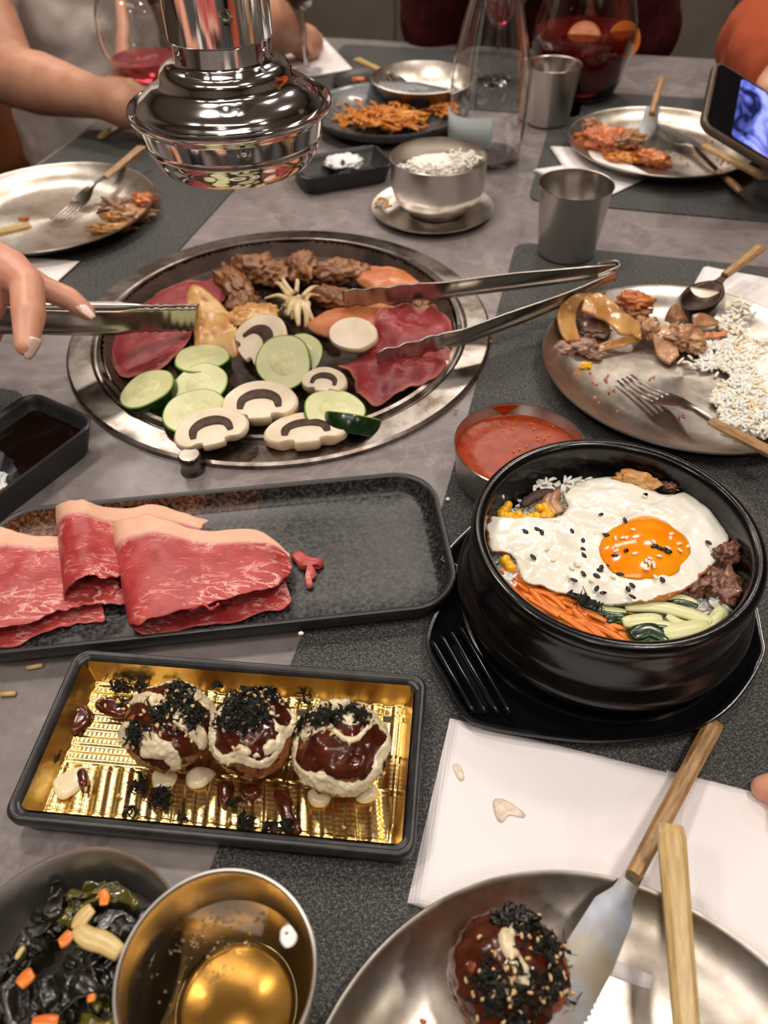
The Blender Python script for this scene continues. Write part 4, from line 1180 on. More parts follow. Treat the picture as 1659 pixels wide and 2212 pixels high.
# beef, mushrooms, corn in the bowl
for lab, a in [('large glossy brown beef piece at the right of the bowl', (1566, 1270, .060, 82, 92, .014, -10)), ('brown beef piece at the upper right inner wall', (1572, 1195, .061, 70, 50, .014, 30)),
               ('beef piece partly under the egg beside the courgette', (1500, 1265, .057, 70, 50, .012, 20)), ('pale brown mushroom-like meat behind the egg', (1460, 1050, .060, 70, 34, .010, -10))]:
    lump('marinated_beef', lab, 'meat', *a, M['bulgogi'], int(a[0]) % 37, group='beef pieces in the stone bowl', amp=.45, freq=2.2, crease=.25)
lump('chicken_piece', 'pale cooked meat piece behind the egg at the back of the bowl', 'meat', 1375, 1040, .062, 96, 44, .012, -18, M['golden'], 5, group='beef pieces in the stone bowl', amp=.4, freq=2.2, crease=.2)
for i, (lab, pts) in enumerate([('dark mushroom strip at the back left of the bowl', [(1128, 1092), (1160, 1070), (1195, 1062)]), ('curled brown mushroom strip beside the corn', [(1190, 1068), (1182, 1090), (1200, 1112)]), ('brown mushroom strip touching the egg', [(1205, 1062), (1196, 1085), (1212, 1108)])]):
    A = [P(x, y, .060) for x, y in pts]; c0 = A[1]
    o = tube('mushroom_strip', smooth_pts(A, 14, False), lambda t: .0040 * (1 - .4 * abs(2 * t - 1) ** 2), M['gill'] if i == 0 else M['cooked_pale'], None, 10, .6, loc=c0); tag(o, lab, 'mushroom', 'mushroom strips in the stone bowl')
ck = None
rnd = random.Random(3)
for (x, y) in [(190, 298), (215, 300), (262, 290), (278, 326), (330, 304), (362, 300), (404, 298), (430, 300), (378, 252), (410, 250), (420, 272), (208, 572), (185, 545), (215, 590), (300, 312), (150, 250), (178, 232), (130, 270), (160, 290), (240, 320)]:
    p = P(*q2((x, y)), .0605)
    if ck is None: ck = blob('corn_kernel', (.0040, .0030, .0028), M['corn'], None, p, amp=.12, freq=1.2, seed=2, sub=2); o = ck
    else: o = ck.copy(); C.objects.link(o)
    d = p - pc; d.z = 0
    if d.length > .071: p = pc + d * (.071 / d.length) + Vector((0, 0, p.z))
    o.location = p; o.rotation_euler = (rnd.uniform(-.4, .4), rnd.uniform(-.5, .5), rnd.uniform(0, 6)); tag(o, 'yellow sweetcorn kernel below the left tip of the egg' if y > 500 else 'yellow sweetcorn kernel in the heap above the left tip of the egg', 'corn', 'corn kernels below the egg tip' if y > 500 else 'corn kernels above the egg tip')
o = flakes('seaweed_shred', [(P(1235 + 6 * i, 1290 + 2.2 * i, .0625), (0, 0, 1)) for i in range(12)], .007, M['seaweed'], None, 5, None); tag(o, 'charred black seaweed shreds under the lower edge of the egg', 'garnish')


# ================================================================== STEELWARE
def steel_plate(label, c, r, group='steel plates on the table'):
    o = thing('steel_plate', label, 'plate', (c[0], c[1], .0022), 0, group)
    lathe('plate_body', [(0, .0008), (r * .30, .0008), (r * .62, .0012), (r * .75, .0030), (r * .86, .0080), (r * .94, .0145), (r * .975, .0185), (r * .985, .0196), (r * .995, .0202), (r, .0192), (r * .997, .0182), (r * .985, .0178), (r * .93, .0130), (r * .85, .0065), (r * .74, .0015), (r * .6, 0), (0, 0)], M['plate_steel'], o, n=160, ang=50)
    return o


def plz(c, r):
    def f(x, y):
        q = math.hypot(x - c[0], y - c[1]) / r
        pr = [(0, .003), (.62, .0034), (.75, .0052), (.86, .0102), (.94, .0167), (1, .0222)]
        for (a, b), (a2, b2) in zip(pr, pr[1:]):
            if q <= a2: return b + (b2 - b) * (q - a) / (a2 - a)
        return .0222
    return f


PR, PF, PL, PB = (.2717, .5734), (.3827, 1.0817), (-.392, .921), (.0773, .0176)
steel_plate('steel plate with white rice, pork and a fork, right of the grill', PR, .1277)
steel_plate('far right steel plate with orange sauced meat', PF, .124)
steel_plate('left steel plate with meat scraps beyond the tongs', PL, .124)
steel_plate('nearest steel plate holding an octopus ball and a knife', PB, .1245)
zr, zf_, zl, zb = plz(PR, .1277), plz(PF, .124), plz(PL, .124), plz(PB, .1245)


def steel_cup(label, px, py, r=.0395, h=.077, rb=.030):
    p = P(px, py, 0)
    o = thing('steel_cup', label, 'cup', (p.x, p.y, .002), 0, 'steel cups on the table')
    lathe('cup_wall', [(0, 0), (rb - .002, 0), (rb, .0015), (rb + .001, .004), (r - .001, h - .002), (r, h - .0008), (r - .0004, h), (r - .0010, h - .0004)], M['cup_steel'], o, n=96)
    lathe('cup_inside', [(r - .0010, h - .0004), (r - .0016, h - .002), (rb - .001, .005), (rb - .004, .003), (0, .003)], M['cup_inner'], o, n=96)
    return o


steel_cup('empty brushed steel cup standing right of the grill', 1221, 549)
steel_cup('brushed steel cup standing in front of the sangria jug', 1181, 266)
rb_ = P(951, 337, .066)
sa = P(934, 441, .011)
sc_o = thing('steel_saucer', 'dark steel saucer under the rice bowl', 'saucer', (sa.x, sa.y, .0006))
lathe('saucer_body', [(0, .001), (.05, .001), (.062, .004), (.0725, .0095), (.0735, .0095), (.0735, .0085), (.063, .002), (.052, 0), (0, 0)], M['plate_steel'], sc_o, n=96)
bw = thing('rice_bowl', 'steel bowl of leftover white rice on a steel saucer', 'bowl', (sa.x + .006, sa.y + .004, .0025))
lathe('bowl_wall', [(0, .0), (.034, .0), (.036, .004), (.045, .010), (.052, .018), (.0555, .030), (.0565, .062), (.0570, .0635), (.0562, .0642), (.0552, .062), (.054, .030), (.050, .019), (.040, .011), (0, .009)], M['cup_steel'], bw, n=96)
rnd = random.Random(5)
lump('rice_mound', 'white rice heap against the back wall of the steel bowl', 'rice', 945, 362, .048, 130, 90, .026, 0, M['rice'], 6, amp=.25)
pts = [P(rnd.gauss(1000, 20), rnd.gauss(343, 8), .058 + rnd.uniform(-.008, .006)) for i in range(260)] + [P(rnd.gauss(930, 34), rnd.gauss(358, 7), .054 + rnd.uniform(-.008, .004)) for i in range(380)]
bc = Vector((sa.x + .006, sa.y + .004, 0))
pts = [p for p in pts if (p - bc).xy.length < .051]
o = grains('rice_grains', pts, .007, .0013, M['rice'], None, 8); tag(o, 'loose white rice grains in the steel rice bowl', 'rice')
o = tube('noodle_scrap', smooth_pts([P(812, 440, .012), P(822, 428, .014), P(838, 436, .014), P(828, 448, .013), P(845, 444, .012)], 20, False), .0016, M['golden'], None, 8); tag(o, 'yellow noodle scrap on the rim of the dark saucer', 'food')
# sauce cup
sp0 = P(1122, 958, .036)
su = thing('sauce_cup', 'small round steel cup of red chilli sauce behind the stone bowl', 'cup', (sp0.x, sp0.y, .002))
lathe('cup_wall', [(0, 0), (.041, 0), (.044, .002), (.0465, .006), (.0488, .033), (.0494, .0345), (.0486, .0352), (.0478, .034), (.0455, .008), (.042, .003), (0, .003)], M['cup_steel'], su, n=96)
so = lathe('chilli_sauce', [(0, .0235), (.03, .0235), (.0455, .0238), (.0468, .0248), (.0466, .015), (0, .015)], M['red_sauce'], None, (sp0.x, sp0.y, .002), n=96)
tag(so, 'smooth red chilli sauce filling the small steel cup', 'sauce')
rnd = random.Random(2)
o = grains('chilli_seeds', [Vector((sp0.x, sp0.y, .0262)) + Vector((rnd.uniform(-.035, .035), rnd.uniform(-.035, .035), 0)) for i in range(26)], .0016, .0007, M['corn'], None, 9, None, 1); tag(o, 'yellow chilli seeds floating on the red sauce', 'seeds')
ds = Vector((sp0.x, sp0.y, .002)); A_, B_ = [], []
for k in range(9):
    a = R(96 + 3.4 * (k - 4)); low = .0245 + .010 * (abs(k - 4) / 4) ** 1.2
    A_.append(ds + Vector((math.cos(a), math.sin(a), 0)) * .0474 + Vector((0, 0, .0345))); B_.append(ds + Vector((math.cos(a), math.sin(a), 0)) * .0464 + Vector((0, 0, low)))
ruled('sauce_drip', A_, B_, M['red_sauce'], None, 16, 6, .0008, 0, label='orange-red sauce drip on the inside back wall of the sauce cup', cat='sauce')


# ================================================================== CUTLERY (built along +x from tip to handle end)
def cutlery(kind, label, A, B, roll=0.0, wood='wood', hl=.5, group=None, hw=.0050, L=None, zh=(0, 0, 1)):
    A = Vector(A); B = Vector(B); Ln = (B - A).length
    o = thing(kind, label, 'cutlery', A, 0, group); S = M['spoon_dark_reflection' if kind == 'spoon' else 'cutlery']
    x0 = Ln * (1 - hl)

    def strip(nm, xs, ws, zs, th, parent, mat=S, cup=0):
        loops = []
        for x, wd, z in zip(xs, ws, zs):
            loops.append([(x, -wd, z + cup * .6 * 1), (x, -wd * .5, z + 0), (x, 0, z - cup * .0), (x, wd * .5, z + 0), (x, wd, z + cup * .6), (x, wd, z + cup * .6 - th), (x, 0, z - th), (x, -wd, z + cup * .6 - th)])
        return loft(nm, loops, mat, parent, ang=50)
    if kind == 'fork':
        for k in range(4):
            y = (k - 1.5) * .0058
            sy = [(0, y * .93), (.012, y * .97), (.030, y), (.044, y)]
            V, F = tube_vf([(x, yy, z) for (x, yy), z in zip(sy, (.001, -.0012, -.0012, .0))], lambda t: .0009 + .0008 * t, 8, .6)
            mesh('tine', V, F, S, o)
        strip('head', [.042, .050, .060, .068, .080, x0 + .004], [.0112, .0114, .0092, .0058, .0034, .0036], [0, .001, .003, .005, .006, .003], .0014, o, cup=.0012)
    elif kind == 'spoon':
        n = 18; loops = []
        for i in range(n):
            t = i / (n - 1); wd = .0185 * math.sin(math.pi * min(1, t * .94 + .02)) ** .62; dp = -.006 * math.sin(math.pi * t)
            loops.append([(t * .056, wd * math.cos(a), dp * (1 - math.cos(a) ** 2) + (0 if a < math.pi else -.0012) + (.0) * a) for a in [2 * math.pi * j / 16 for j in range(16)]])
        V, F = [], []
        for i in range(n):
            t = i / (n - 1); wd = .0185 * math.sin(math.pi * min(1, t * .94 + .03)) ** .62
            for j in range(9):
                q = j / 4 - 1; V.append((t * .056, wd * q, -.007 * math.sin(math.pi * t) * (1 - q * q)))
        for i in range(n - 1):
            for j in range(8): a = i * 9 + j; F.append((a, a + 1, a + 10, a + 9))
        q = mesh('spoon_bowl', V, F, S, o); m = q.modifiers.new('s', 'SOLIDIFY'); m.thickness = .0012
        strip('neck', [.052, .060, .075, x0 + .004], [.0060, .0036, .0028, .0034], [.0, .002, .004, .003], .0016, o)
    else:
        S2 = M['dirty_blade']; V, F = [], []
        bl = min(.105, x0 - .01)
        xs = [0, .004, .015, .035, .060, .085, bl, bl + .012, x0 + .004]
        up_ = [.002, .0062, .0092, .0108, .0112, .0100, .0056, .0042, .0044]
        dn = [-.002, -.0045, -.0075, -.0098, -.0105, -.0085, -.0048, -.0042, -.0044]
        loops = [[(x, a, .0004), (x, (a + b) / 2, .0013), (x, b, .0006), (x, b, -.0006), (x, (a + b) / 2, -.0013), (x, a, -.0004)] for x, a, b in zip(xs, up_, dn)]
        loft('blade', loops, S2, o, ang=30)
        for k in range(16):
            boxo('serration', (.0016, .0012, .0010), S2, o, (.014 + k * .0030, dn[3] - .0001 + abs(k - 8) * .00018, 0), (0, 0, R(40)))
    W_ = hw
    lo = []
    for x, s_ in ((x0, .80), (x0 + .004, .88), (x0 + (Ln - x0) * .5, 1.0), (Ln - .006, 1.15), (Ln, 1.02)):
        z = .003; wv_ = W_ * s_; hh = .0034 * s_
        if x == Ln: hh *= .45
        lo.append([(x, -wv_, z - hh * .4), (x, -wv_ * .55, z - hh), (x, wv_ * .55, z - hh), (x, wv_, z - hh * .4), (x, wv_, z + hh * .4), (x, wv_ * .55, z + hh), (x, -wv_ * .55, z + hh), (x, -wv_, z + hh * .4)])
    loft('handle', lo, M[wood], o, ang=20)
    place(o, A, B - A, zh)
    if roll: o.matrix_world = o.matrix_world @ Matrix.Rotation(roll, 4, 'X')
    return o


cutlery('fork', 'wooden-handled fork lying on the steel plate with white rice', P(1348, 818, .0065), P(1790, 1052, .0360), hl=.52, hw=.0052)
cutlery('spoon', 'dark spoon with a wooden handle on the back of the rice plate', P(1480, 668, .018), P(1643, 538, .034), hl=.50)
cutlery('knife', 'wooden-handled table knife with a smeared blade across the nearest plate', P(1135, 2330, .040), P(1541, 1566, .0050), hl=.53, hw=.0046)
cutlery('fork', 'pale wooden handle of a fork sticking out of the nearest plate', P(1445, 1786, .040) + (P(1478, 2212, .034) - P(1445, 1786, .040)) * 2.2, P(1445, 1786, .040), hl=.62, wood='pale_wood', hw=.0057)
cutlery('fork', 'fork with a wooden handle on the left steel plate', P(120, 478, .006), P(310, 322, .030), hl=.45)
cutlery('knife', 'wooden handle lying over the near edge of the left plate', P(-220, 560, .030), P(68, 492, .026), hl=.62, wood='pale_wood')
cutlery('knife', 'wooden handle on the table behind the left plate', P(400, 190, .004), P(217, 302, .002), hl=.6, wood='pale_wood')
cutlery('knife', 'upright-leaning wooden handle at the back of the far right plate', P(1392, 305, .012), P(1428, 172, .045), hl=.60, hw=.0045)
cutlery('fork', 'fork with dark tines in the middle of the far right plate', P(1448, 285, .008), P(1600, 420, .010), hl=.3, hw=.004)
cutlery('knife', 'pale wooden handle pointing right over the rim of the far right plate', P(1420, 268, .010), P(1652, 390, .034), hl=.52, wood='pale_wood', hw=.0055)
cutlery('fork', 'pale wooden handle beside the back noodle bowl', P(905, 195, .020), P(768, 132, .030), hl=.55, wood='pale_wood')
cutlery('knife', 'wooden handle on the white napkin at the far side', P(500, 165, .010), P(640, 98, .010), hl=.5, wood='pale_wood')

# ================================================================== FOOD ON THE PLATES
q4 = lambda x, y, z=0: P(1140 + x / 3.197, 560 + y / 3.195, z)


def rib(label, A, B, mat, seed, th=.0035):
    return ruled('pork_slice', [q4(*p) for p in A], [q4(*p) for p in B], M[mat], nu=30, nv=10, thick=th, wob=.003, seed=seed, label=label, cat='meat', group='pork slices on the rice plate')


rib('large curled glazed pork slice at the left edge of the rice plate', [(270, 560, .018), (215, 470, .024), (205, 380, .028), (250, 290, .034), (340, 240, .038), (440, 230, .036)], [(370, 570, .014), (340, 490, .016), (330, 400, .020), (350, 330, .028), (390, 280, .034), (460, 300, .034)], 'pork_skin', 1)
rib('glazed pork slice arching over the middle of the pork heap', [(390, 270, .036), (470, 225, .038), (560, 270, .034), (640, 350, .030), (740, 420, .024), (790, 480, .018)], [(370, 360, .030), (460, 400, .030), (560, 440, .026), (640, 520, .020), (720, 530, .016), (780, 560, .014)], 'pork_skin', 2)
rib('grey-edged pork strip running along the front of the pork heap', [(470, 590, .014), (560, 560, .016), (660, 540, .016), (760, 530, .014)], [(490, 640, .010), (570, 620, .010), (670, 600, .010), (770, 570, .010)], 'pork_skin', 3)
rib('pale pork slice hanging down toward the plate centre', [(830, 470, .018), (860, 560, .014), (890, 650, .010), (980, 730, .007)], [(960, 450, .020), (1010, 540, .016), (1030, 620, .010), (1040, 680, .007)], 'cooked_pale', 4)
rib('glossy brown pork slice under the dark spoon', [(940, 440, .020), (960, 370, .028), (1010, 320, .032), (1060, 360, .028)], [(1000, 460, .018), (1030, 440, .022), (1070, 430, .022), (1100, 440, .018)], 'cooked', 5)
rib('pork slice end reaching into the white rice', [(1130, 400, .018), (1200, 390, .018), (1270, 400, .016), (1320, 410, .014)], [(1150, 470, .016), (1230, 470, .014), (1280, 460, .012), (1310, 450, .012)], 'cooked_pale', 6)
rib('thin reddish pork strip beside the white rice', [(1190, 510, .012), (1280, 505, .012), (1400, 510, .010)], [(1200, 545, .010), (1290, 545, .009), (1405, 535, .009)], 'salmon', 7)
for i, (lab, x, y, z, w_, d_, h_, rz, m) in enumerate([
        ('grey pork end at the lower left of the pork heap', 240, 620, .010, 62, 36, .012, 8, 'grey_meat'), ('grey pork piece beside the yellow scrap', 390, 600, .012, 56, 44, .012, -10, 'grey_meat'),
        ('orange crusty chicken piece at the back of the heap', 740, 290, .022, 76, 44, .018, -8, 'kimchi'), ('chunky brown pork in the centre of the heap', 830, 480, .016, 50, 60, .018, 20, 'cooked_pale'),
        ('minced-looking pork beside the rice', 1070, 540, .014, 80, 70, .020, 10, 'cooked_pale'), ('dark pork under the crusty chicken', 740, 380, .012, 70, 40, .014, 0, 'cooked'),
        ('shadowed pork at the bottom of the curl', 460, 470, .010, 70, 70, .014, 0, 'grey_meat'), ('crumbly pork piece touching the rice heap', 1150, 600, .011, 50, 40, .012, -20, 'cooked_pale'), ('small brown pork fold at the front', 460, 660, .008, 40, 22, .007, -15, 'grey_meat'), ('yellow vegetable scrap in front of the pork', 400, 735, .006, 28, 18, .006, 20, 'corn'), ('tiny orange scrap nearest the sauce cup', 335, 790, .005, 14, 14, .004, 0, 'kimchi')]):
    p = q4(x, y, z)
    lump('pork_piece', lab, 'meat', 1140 + x / 3.197, 560 + y / 3.195, z, w_, d_, h_, rz, M[m], 60 + i, group='pork slices on the rice plate', amp=.45, freq=1.9, crease=.2)


def inpoly(x, y, poly):
    c = False; j = len(poly) - 1
    for i in range(len(poly)):
        xi, yi = poly[i]; xj, yj = poly[j]
        if (yi > y) != (yj > y) and x < (xj - xi) * (y - yi) / (yj - yi) + xi: c = not c
        j = i
    return c


rnd = random.Random(31)
poly = [(1550, 700), (1590, 668), (1620, 672), (1612, 700), (1600, 728), (1650, 735), (1740, 760), (1790, 820), (1770, 900), (1700, 965), (1640, 955), (1600, 930), (1562, 915), (1556, 880), (1530, 858), (1548, 835), (1585, 815), (1560, 795), (1512, 770), (1518, 740), (1570, 735)]
pts, pts2 = [], []
while len(pts) < 2600:
    x, y = rnd.uniform(1500, 1800), rnd.uniform(660, 970)
    if not inpoly(x, y, poly): continue
    edge = min(1, max(0, (x - 1530) / 90)); hh = (.004 + .010 * edge * rnd.random())
    p = P(x, y, .006 + hh * .6)
    if math.hypot(p.x - PR[0], p.y - PR[1]) > .118: continue
    p.z = zr(p.x, p.y) + hh
    (pts2 if rnd.random() < .12 + .3 * max(0, fbm((p.x, p.y, 0), 40, 3)) else pts).append(p)
for i in range(60): p = P(1470 + rnd.gauss(60, 22), 790 + rnd.gauss(0, 9), .006); pts.append(p + Vector((0, 0, rnd.uniform(0, .003))))
rh = sheet('rice_heap', [P(1800 + (x - 1800) * .93, 815 + (y - 815) * .9, .008) for x, y in [(1590, 700), (1560, 760), (1560, 800), (1570, 860), (1590, 920), (1650, 945), (1720, 950), (1770, 880), (1780, 820), (1740, 770), (1660, 745)]], M['rice'], z=.004, thick=.006, dome=.008, h=lambda x, y: .003 * fbm((x, y, 0), 60, 1), rings=14, label='packed heap of white rice on the steel plate right of the grill', cat='rice'); rh['kind'] = 'stuff'
o = grains('rice_grains', pts, .0078, .0014, M['rice'], None, 31); tag(o, 'white rice grains spread on the steel plate right of the grill', 'rice')
o = grains('sauced_rice_grains', pts2, .0078, .0014, M['yellow_rice'], None, 32); tag(o, 'sauce-stained rice grains mixed into the white rice on the plate', 'rice')
o = grains('crumbs', [P(rnd.uniform(1260, 1480), rnd.uniform(800, 900), .005) for i in range(26)], .0030, .0011, M['kimchi'], None, 3, flat=1); tag(o, 'brown food crumbs scattered on the rice plate', 'crumbs')
# far right plate food
for i, (lab, a, m) in enumerate([('orange sauced meat heap, left part, on the far right plate', (1290, 300, .016, 90, 60, .030, -20), 'kimchi'), ('orange sauced meat heap, middle part, on the far right plate', (1340, 310, .018, 90, 60, .032, 10), 'kimchi'), ('pale meat flap on top of the orange heap', (1360, 300, .026, 70, 50, .018, 30), 'cooked_pale'), ('meat end at the right of the orange heap', (1400, 340, .010, 80, 50, .018, -25), 'kimchi'), ('tall pale scrap at the back of the orange heap', (1278, 272, .026, 36, 34, .020, 0), 'cooked_pale'), ('golden noodle clump at the front of the orange heap', (1345, 342, .010, 60, 34, .014, -10), 'noodle')]):
    lump('sauced_meat', lab, 'meat', *a, M[m], 80 + i, group='orange sauced meat on the far right plate', amp=.55, freq=2.2, crease=.3)
o = grains('crumbs', [P(rnd.uniform(1420, 1580), rnd.uniform(290, 360), .006) for i in range(22)], .004, .0014, M['kimchi'], None, 4, flat=1); tag(o, 'orange food crumbs on the far right plate', 'crumbs')
# left plate food
for i, (lab, a, m) in enumerate([('reddish meat scrap heap at the right edge of the left plate', (255, 445, .010, 80, 44, .018, 0), 'grey_meat'), ('orange meat scrap at the rim of the left plate', (312, 432, .014, 50, 36, .014, 10), 'kimchi'), ('tan meat piece in the middle of the left plate scraps', (285, 465, .009, 90, 44, .016, 10), 'cooked_pale'), ('long pale fat strip at the front of the left plate scraps', (240, 492, .008, 90, 24, .010, 5), 'pork_skin'), ('glazed onion-like scrap beside the fork on the left plate', (250, 468, .010, 60, 28, .010, -8), 'pork_skin'), ('tiny crumb of meat on the far rim of the left plate', (322, 400, .014, 24, 12, .006, 0), 'cooked_pale'), ('small orange crumb in the centre of the left plate', (52, 474, .004, 20, 12, .005, 0), 'kimchi')]):
    lump('meat_scrap', lab, 'meat', *a, M[m], 90 + i, group='meat scraps on the left plate', amp=.6, freq=2.4, crease=.3)
# nearest plate
def mayo_d(n, s): return 12 * (.17 - abs(n.x - .05 + .12 * math.sin(n.y * 5))) if n.z > .2 and n.y > -.3 else -1.2
takoyaki('half-eaten dark octopus ball on the nearest steel plate', P(1100, 2112, .026), .0262, 14, .1, mayo_d, [(.5, .3, .8, .16), (-.35, -.2, .8, .14), (.45, -.2, .8, .18), (0, -.5, .7, .2)], 230, 60, squash=.8)
w0 = P(1108, 1990, .040)
o = blob('seaweed_clump', (.0092, .0062, .0070), M['wakame'], None, w0, amp=.5, freq=2.2, seed=8, sub=5, crease=.5); tag(o, 'glossy black seaweed clump on top of the ball on the nearest plate', 'garnish')
puddle('sauce_smear', [(905, 2100), (960, 2055), (990, 2010), (1040, 1985), (1090, 1985), (1060, 2040), (1000, 2100), (1000, 2180), (950, 2165)], 'oilfilm', 'thin oily smear around the ball on the nearest plate', thick=.0001, z=.0045) if 'oilfilm' in M else None
o = grains('crumbs', [P(1003, 2003, .006), P(1006, 2006, .007), P(915, 2205, .006), P(1170, 1800, .02) * 0 + P(960, 2120, .005)], .003, .0012, M['kimchi'], None, 5, None, 1); tag(o, 'tiny orange crumbs on the nearest steel plate', 'crumbs')


# ================================================================== NAPKINS
def napkin(label, corners, z=.0024, layers=3, step=.0008, mat='napkin', curl=.0, seed=0, group='paper napkins on the table'):
    c = sum((P(x, y, z) for x, y in corners), Vector()) / len(corners)
    o = thing('paper_napkin', label, 'napkin', (c.x, c.y, z), 0, group)
    for k in range(layers):
        q = [P(x, y, z) - c for x, y in corners]
        q = [Vector((p.x, p.y, 0)) * (1 - .006 * k) + Vector((.0008 * k, -.0006 * k, 0)) for p in q]
        n = 26; V, F, UV = [], [], []
        for i in range(n):
            for j in range(n):
                a, b = i / (n - 1), j / (n - 1)
                p = (q[0] * (1 - a) + q[1] * a) * (1 - b) + (q[3] * (1 - a) + q[2] * a) * b
                zz = step * k + .0004 * (1 + fbm(p, 25, seed + k)) + curl * max(0, b - .8) ** 2 * 5
                V.append((p.x, p.y, zz))
        for i in range(n - 1):
            for j in range(n - 1): a = i * n + j; F.append((a, a + 1, a + n + 1, a + n))
        s_ = mesh('paper_layer', V, F, M[mat], o)
        m = s_.modifiers.new('s', 'SOLIDIFY'); m.thickness = .0005
    return o


napkin('large white embossed napkin left of the knife, with pale brown stains', [(972, 1552), (1480, 1680), (1395, 2140), (880, 1950)], layers=4, seed=1)
napkin('white embossed napkin on the right, partly under the wooden handle', [(1440, 1664), (1840, 1765), (1790, 2290), (1360, 2130)], z=.0020, layers=3, seed=2, step=.0007)
napkin('white napkin behind the rice plate', [(1520, 577), (1850, 640), (1800, 720), (1485, 640)], mat='paper', seed=3)
napkin('white napkin under the left plate, with a folded corner', [(-90, 548), (172, 566), (108, 625), (-110, 650)], mat='paper', seed=4)
napkin('white napkin tucked under the far right plate', [(1188, 318), (1290, 322), (1405, 382), (1225, 372)], mat='paper', seed=5, z=.004)
napkin('crumpled white napkin behind the near steel cup', [(1150, 368), (1225, 358), (1400, 384), (1300, 432)], mat='paper', seed=6)
napkin('white napkin on the far side of the table behind the hood', [(588, 100), (694, 80), (762, 152), (640, 172)], mat='paper', seed=7)
for i, (lab, pts) in enumerate([('pale brown stain near the top left corner of the large napkin', [(978, 1655), (990, 1650), (1000, 1665), (1002, 1682), (992, 1684)]), ('long pale brown smear in the middle of the large napkin', [(1065, 1730), (1085, 1725), (1110, 1738), (1133, 1756), (1130, 1765), (1100, 1760), (1085, 1775), (1072, 1765)])]):
    sheet('napkin_stain', pz(pts, .0062), M['stain'], z=.0058, thick=.0002, rings=3, n=32, label=lab, cat='stain')

# ================================================================== SEAWEED SALAD BOWL, CUP OF GOLDEN DRINK
sb = P(140, 2095, .045)
ob = thing('salad_bowl', 'round steel bowl of seaweed salad at the near left corner', 'bowl', (sb.x, sb.y, .002))
lathe('bowl_wall', [(0, 0), (.030, 0), (.034, .002), (.043, .014), (.0485, .030), (.0508, .0428), (.0516, .0442), (.0508, .0450), (.0498, .0438), (.0475, .030), (.042, .016), (.034, .006), (0, .005)], M['bowl_steel'], ob, n=96)
rnd = random.Random(44)
sal = thing('seaweed_salad', 'dark glossy seaweed salad heaped in the near steel bowl', 'food', (sb.x, sb.y, .02))
for k in range(46):
    a = rnd.uniform(0, 6.28); rr = .040 * math.sqrt(rnd.random()); c0 = Vector((rr * math.cos(a), rr * math.sin(a) - .002, .004 + rnd.uniform(0, .010)))
    n_ = 14; V, F = [], []; d = Vector((rnd.gauss(0, 1), rnd.gauss(0, 1), rnd.gauss(0, .3))).normalized(); s_ = d.cross(Vector((0, 0, 1))).normalized(); wd = rnd.uniform(.006, .014); L_ = rnd.uniform(.018, .034)
    for i in range(n_):
        for j in range(7):
            u_ = i / (n_ - 1) - .5; v_ = j / 6 - .5
            p = c0 + d * u_ * L_ + s_ * v_ * wd * (1.1 - 1.2 * u_ * u_)
            p = p + Vector((fbm(p, 90, k), fbm(p, 90, k + 9), 1.2 * fbm(p, 110, k + 4))) * .0055
            if p.xy.length > .0445: p.xy = p.xy.normalized() * .0445
            p.z = min(p.z, .019); V.append(p)
    for i in range(n_ - 1):
        for j in range(6): q = i * 7 + j; F.append((q, q + 1, q + 8, q + 7))
    m_o = mesh('seaweed_leaf', V, F, M['wakame_light' if k % 7 == 3 else 'wakame'], sal); md = m_o.modifiers.new('s', 'SOLIDIFY'); md.thickness = .0006
lathe('salad_base', [(0, .006), (.030, .004), (.044, .0), (.036, -.012), (0, -.013)], M['wakame'], sal, n=40, wob=lambda a: 1)
q7 = lambda x, y, z: P(x / 2.304, 1800 + y / 2.303, z)
for i, (lab, pts, wd, m) in enumerate([('pale onion strip across the seaweed salad', [(380, 470), (440, 520), (520, 545), (600, 600)], .0048, 'onion'), ('pale onion strip leaning on the first one', [(460, 370), (410, 420), (380, 480)], .0038, 'onion'), ('orange carrot stick at the back of the salad bowl', [(505, 285), (520, 320), (515, 360)], .0026, 'carrot'), ('orange carrot stick beside the onion in the salad', [(355, 490), (325, 530), (295, 550)], .0030, 'carrot'), ('orange carrot stick in the lower left of the salad', [(165, 690), (130, 720), (95, 760)], .0034, 'carrot'), ('small pale onion piece at the left of the salad', [(90, 590), (110, 600)], .003, 'onion'), ('orange carrot piece at the bottom edge of the salad', [(160, 945), (230, 940), (290, 935)], .003, 'carrot'), ('small orange carrot bit below the salad centre', [(455, 800), (455, 840)], .002, 'carrot')]):
    A = [q7(x, y, .041) for x, y in pts]
    if len(A) == 2: A = [A[0], (A[0] + A[1]) / 2, A[1]]
    o = tube('vegetable_strip', smooth_pts(A, 14, False), lambda t: wd * (1 - .3 * abs(2 * t - 1) ** 2), M[m], None, 10, .4, loc=A[0]); tag(o, lab, 'vegetable')
cpx = P(466, 2100, .079)
cu = thing('steel_cup', 'steel cup of golden drink at the near edge, reflecting the gold tray', 'cup', (cpx.x, cpx.y, .002), 0, 'steel cups on the table')
r_, h_, b_ = .0395, .077, .030
lathe('cup_wall', [(0, 0), (b_ - .002, 0), (b_, .0015), (b_ + .001, .004), (r_ - .001, h_ - .002), (r_, h_ - .0008), (r_ - .0004, h_), (r_ - .0012, h_ - .0002), (r_ - .0018, h_ - .0012)], M['cup_steel'], cu, n=96)
lathe('cup_inside', [(r_ - .0018, h_ - .0012), (r_ - .0024, h_ - .004), (b_ - .001, .005), (b_ - .004, .003), (0, .003)], M['cup_inner'], cu, n=96)
dr = lathe('golden_drink', [(0, .052), (.0345, .052), (.0352, .0525), (.0290, .006), (.026, .0035), (0, .0035)], M['tea'], None, (cpx.x, cpx.y, .002), n=96); tag(dr, 'golden drink with small bubbles in the near steel cup', 'drink')
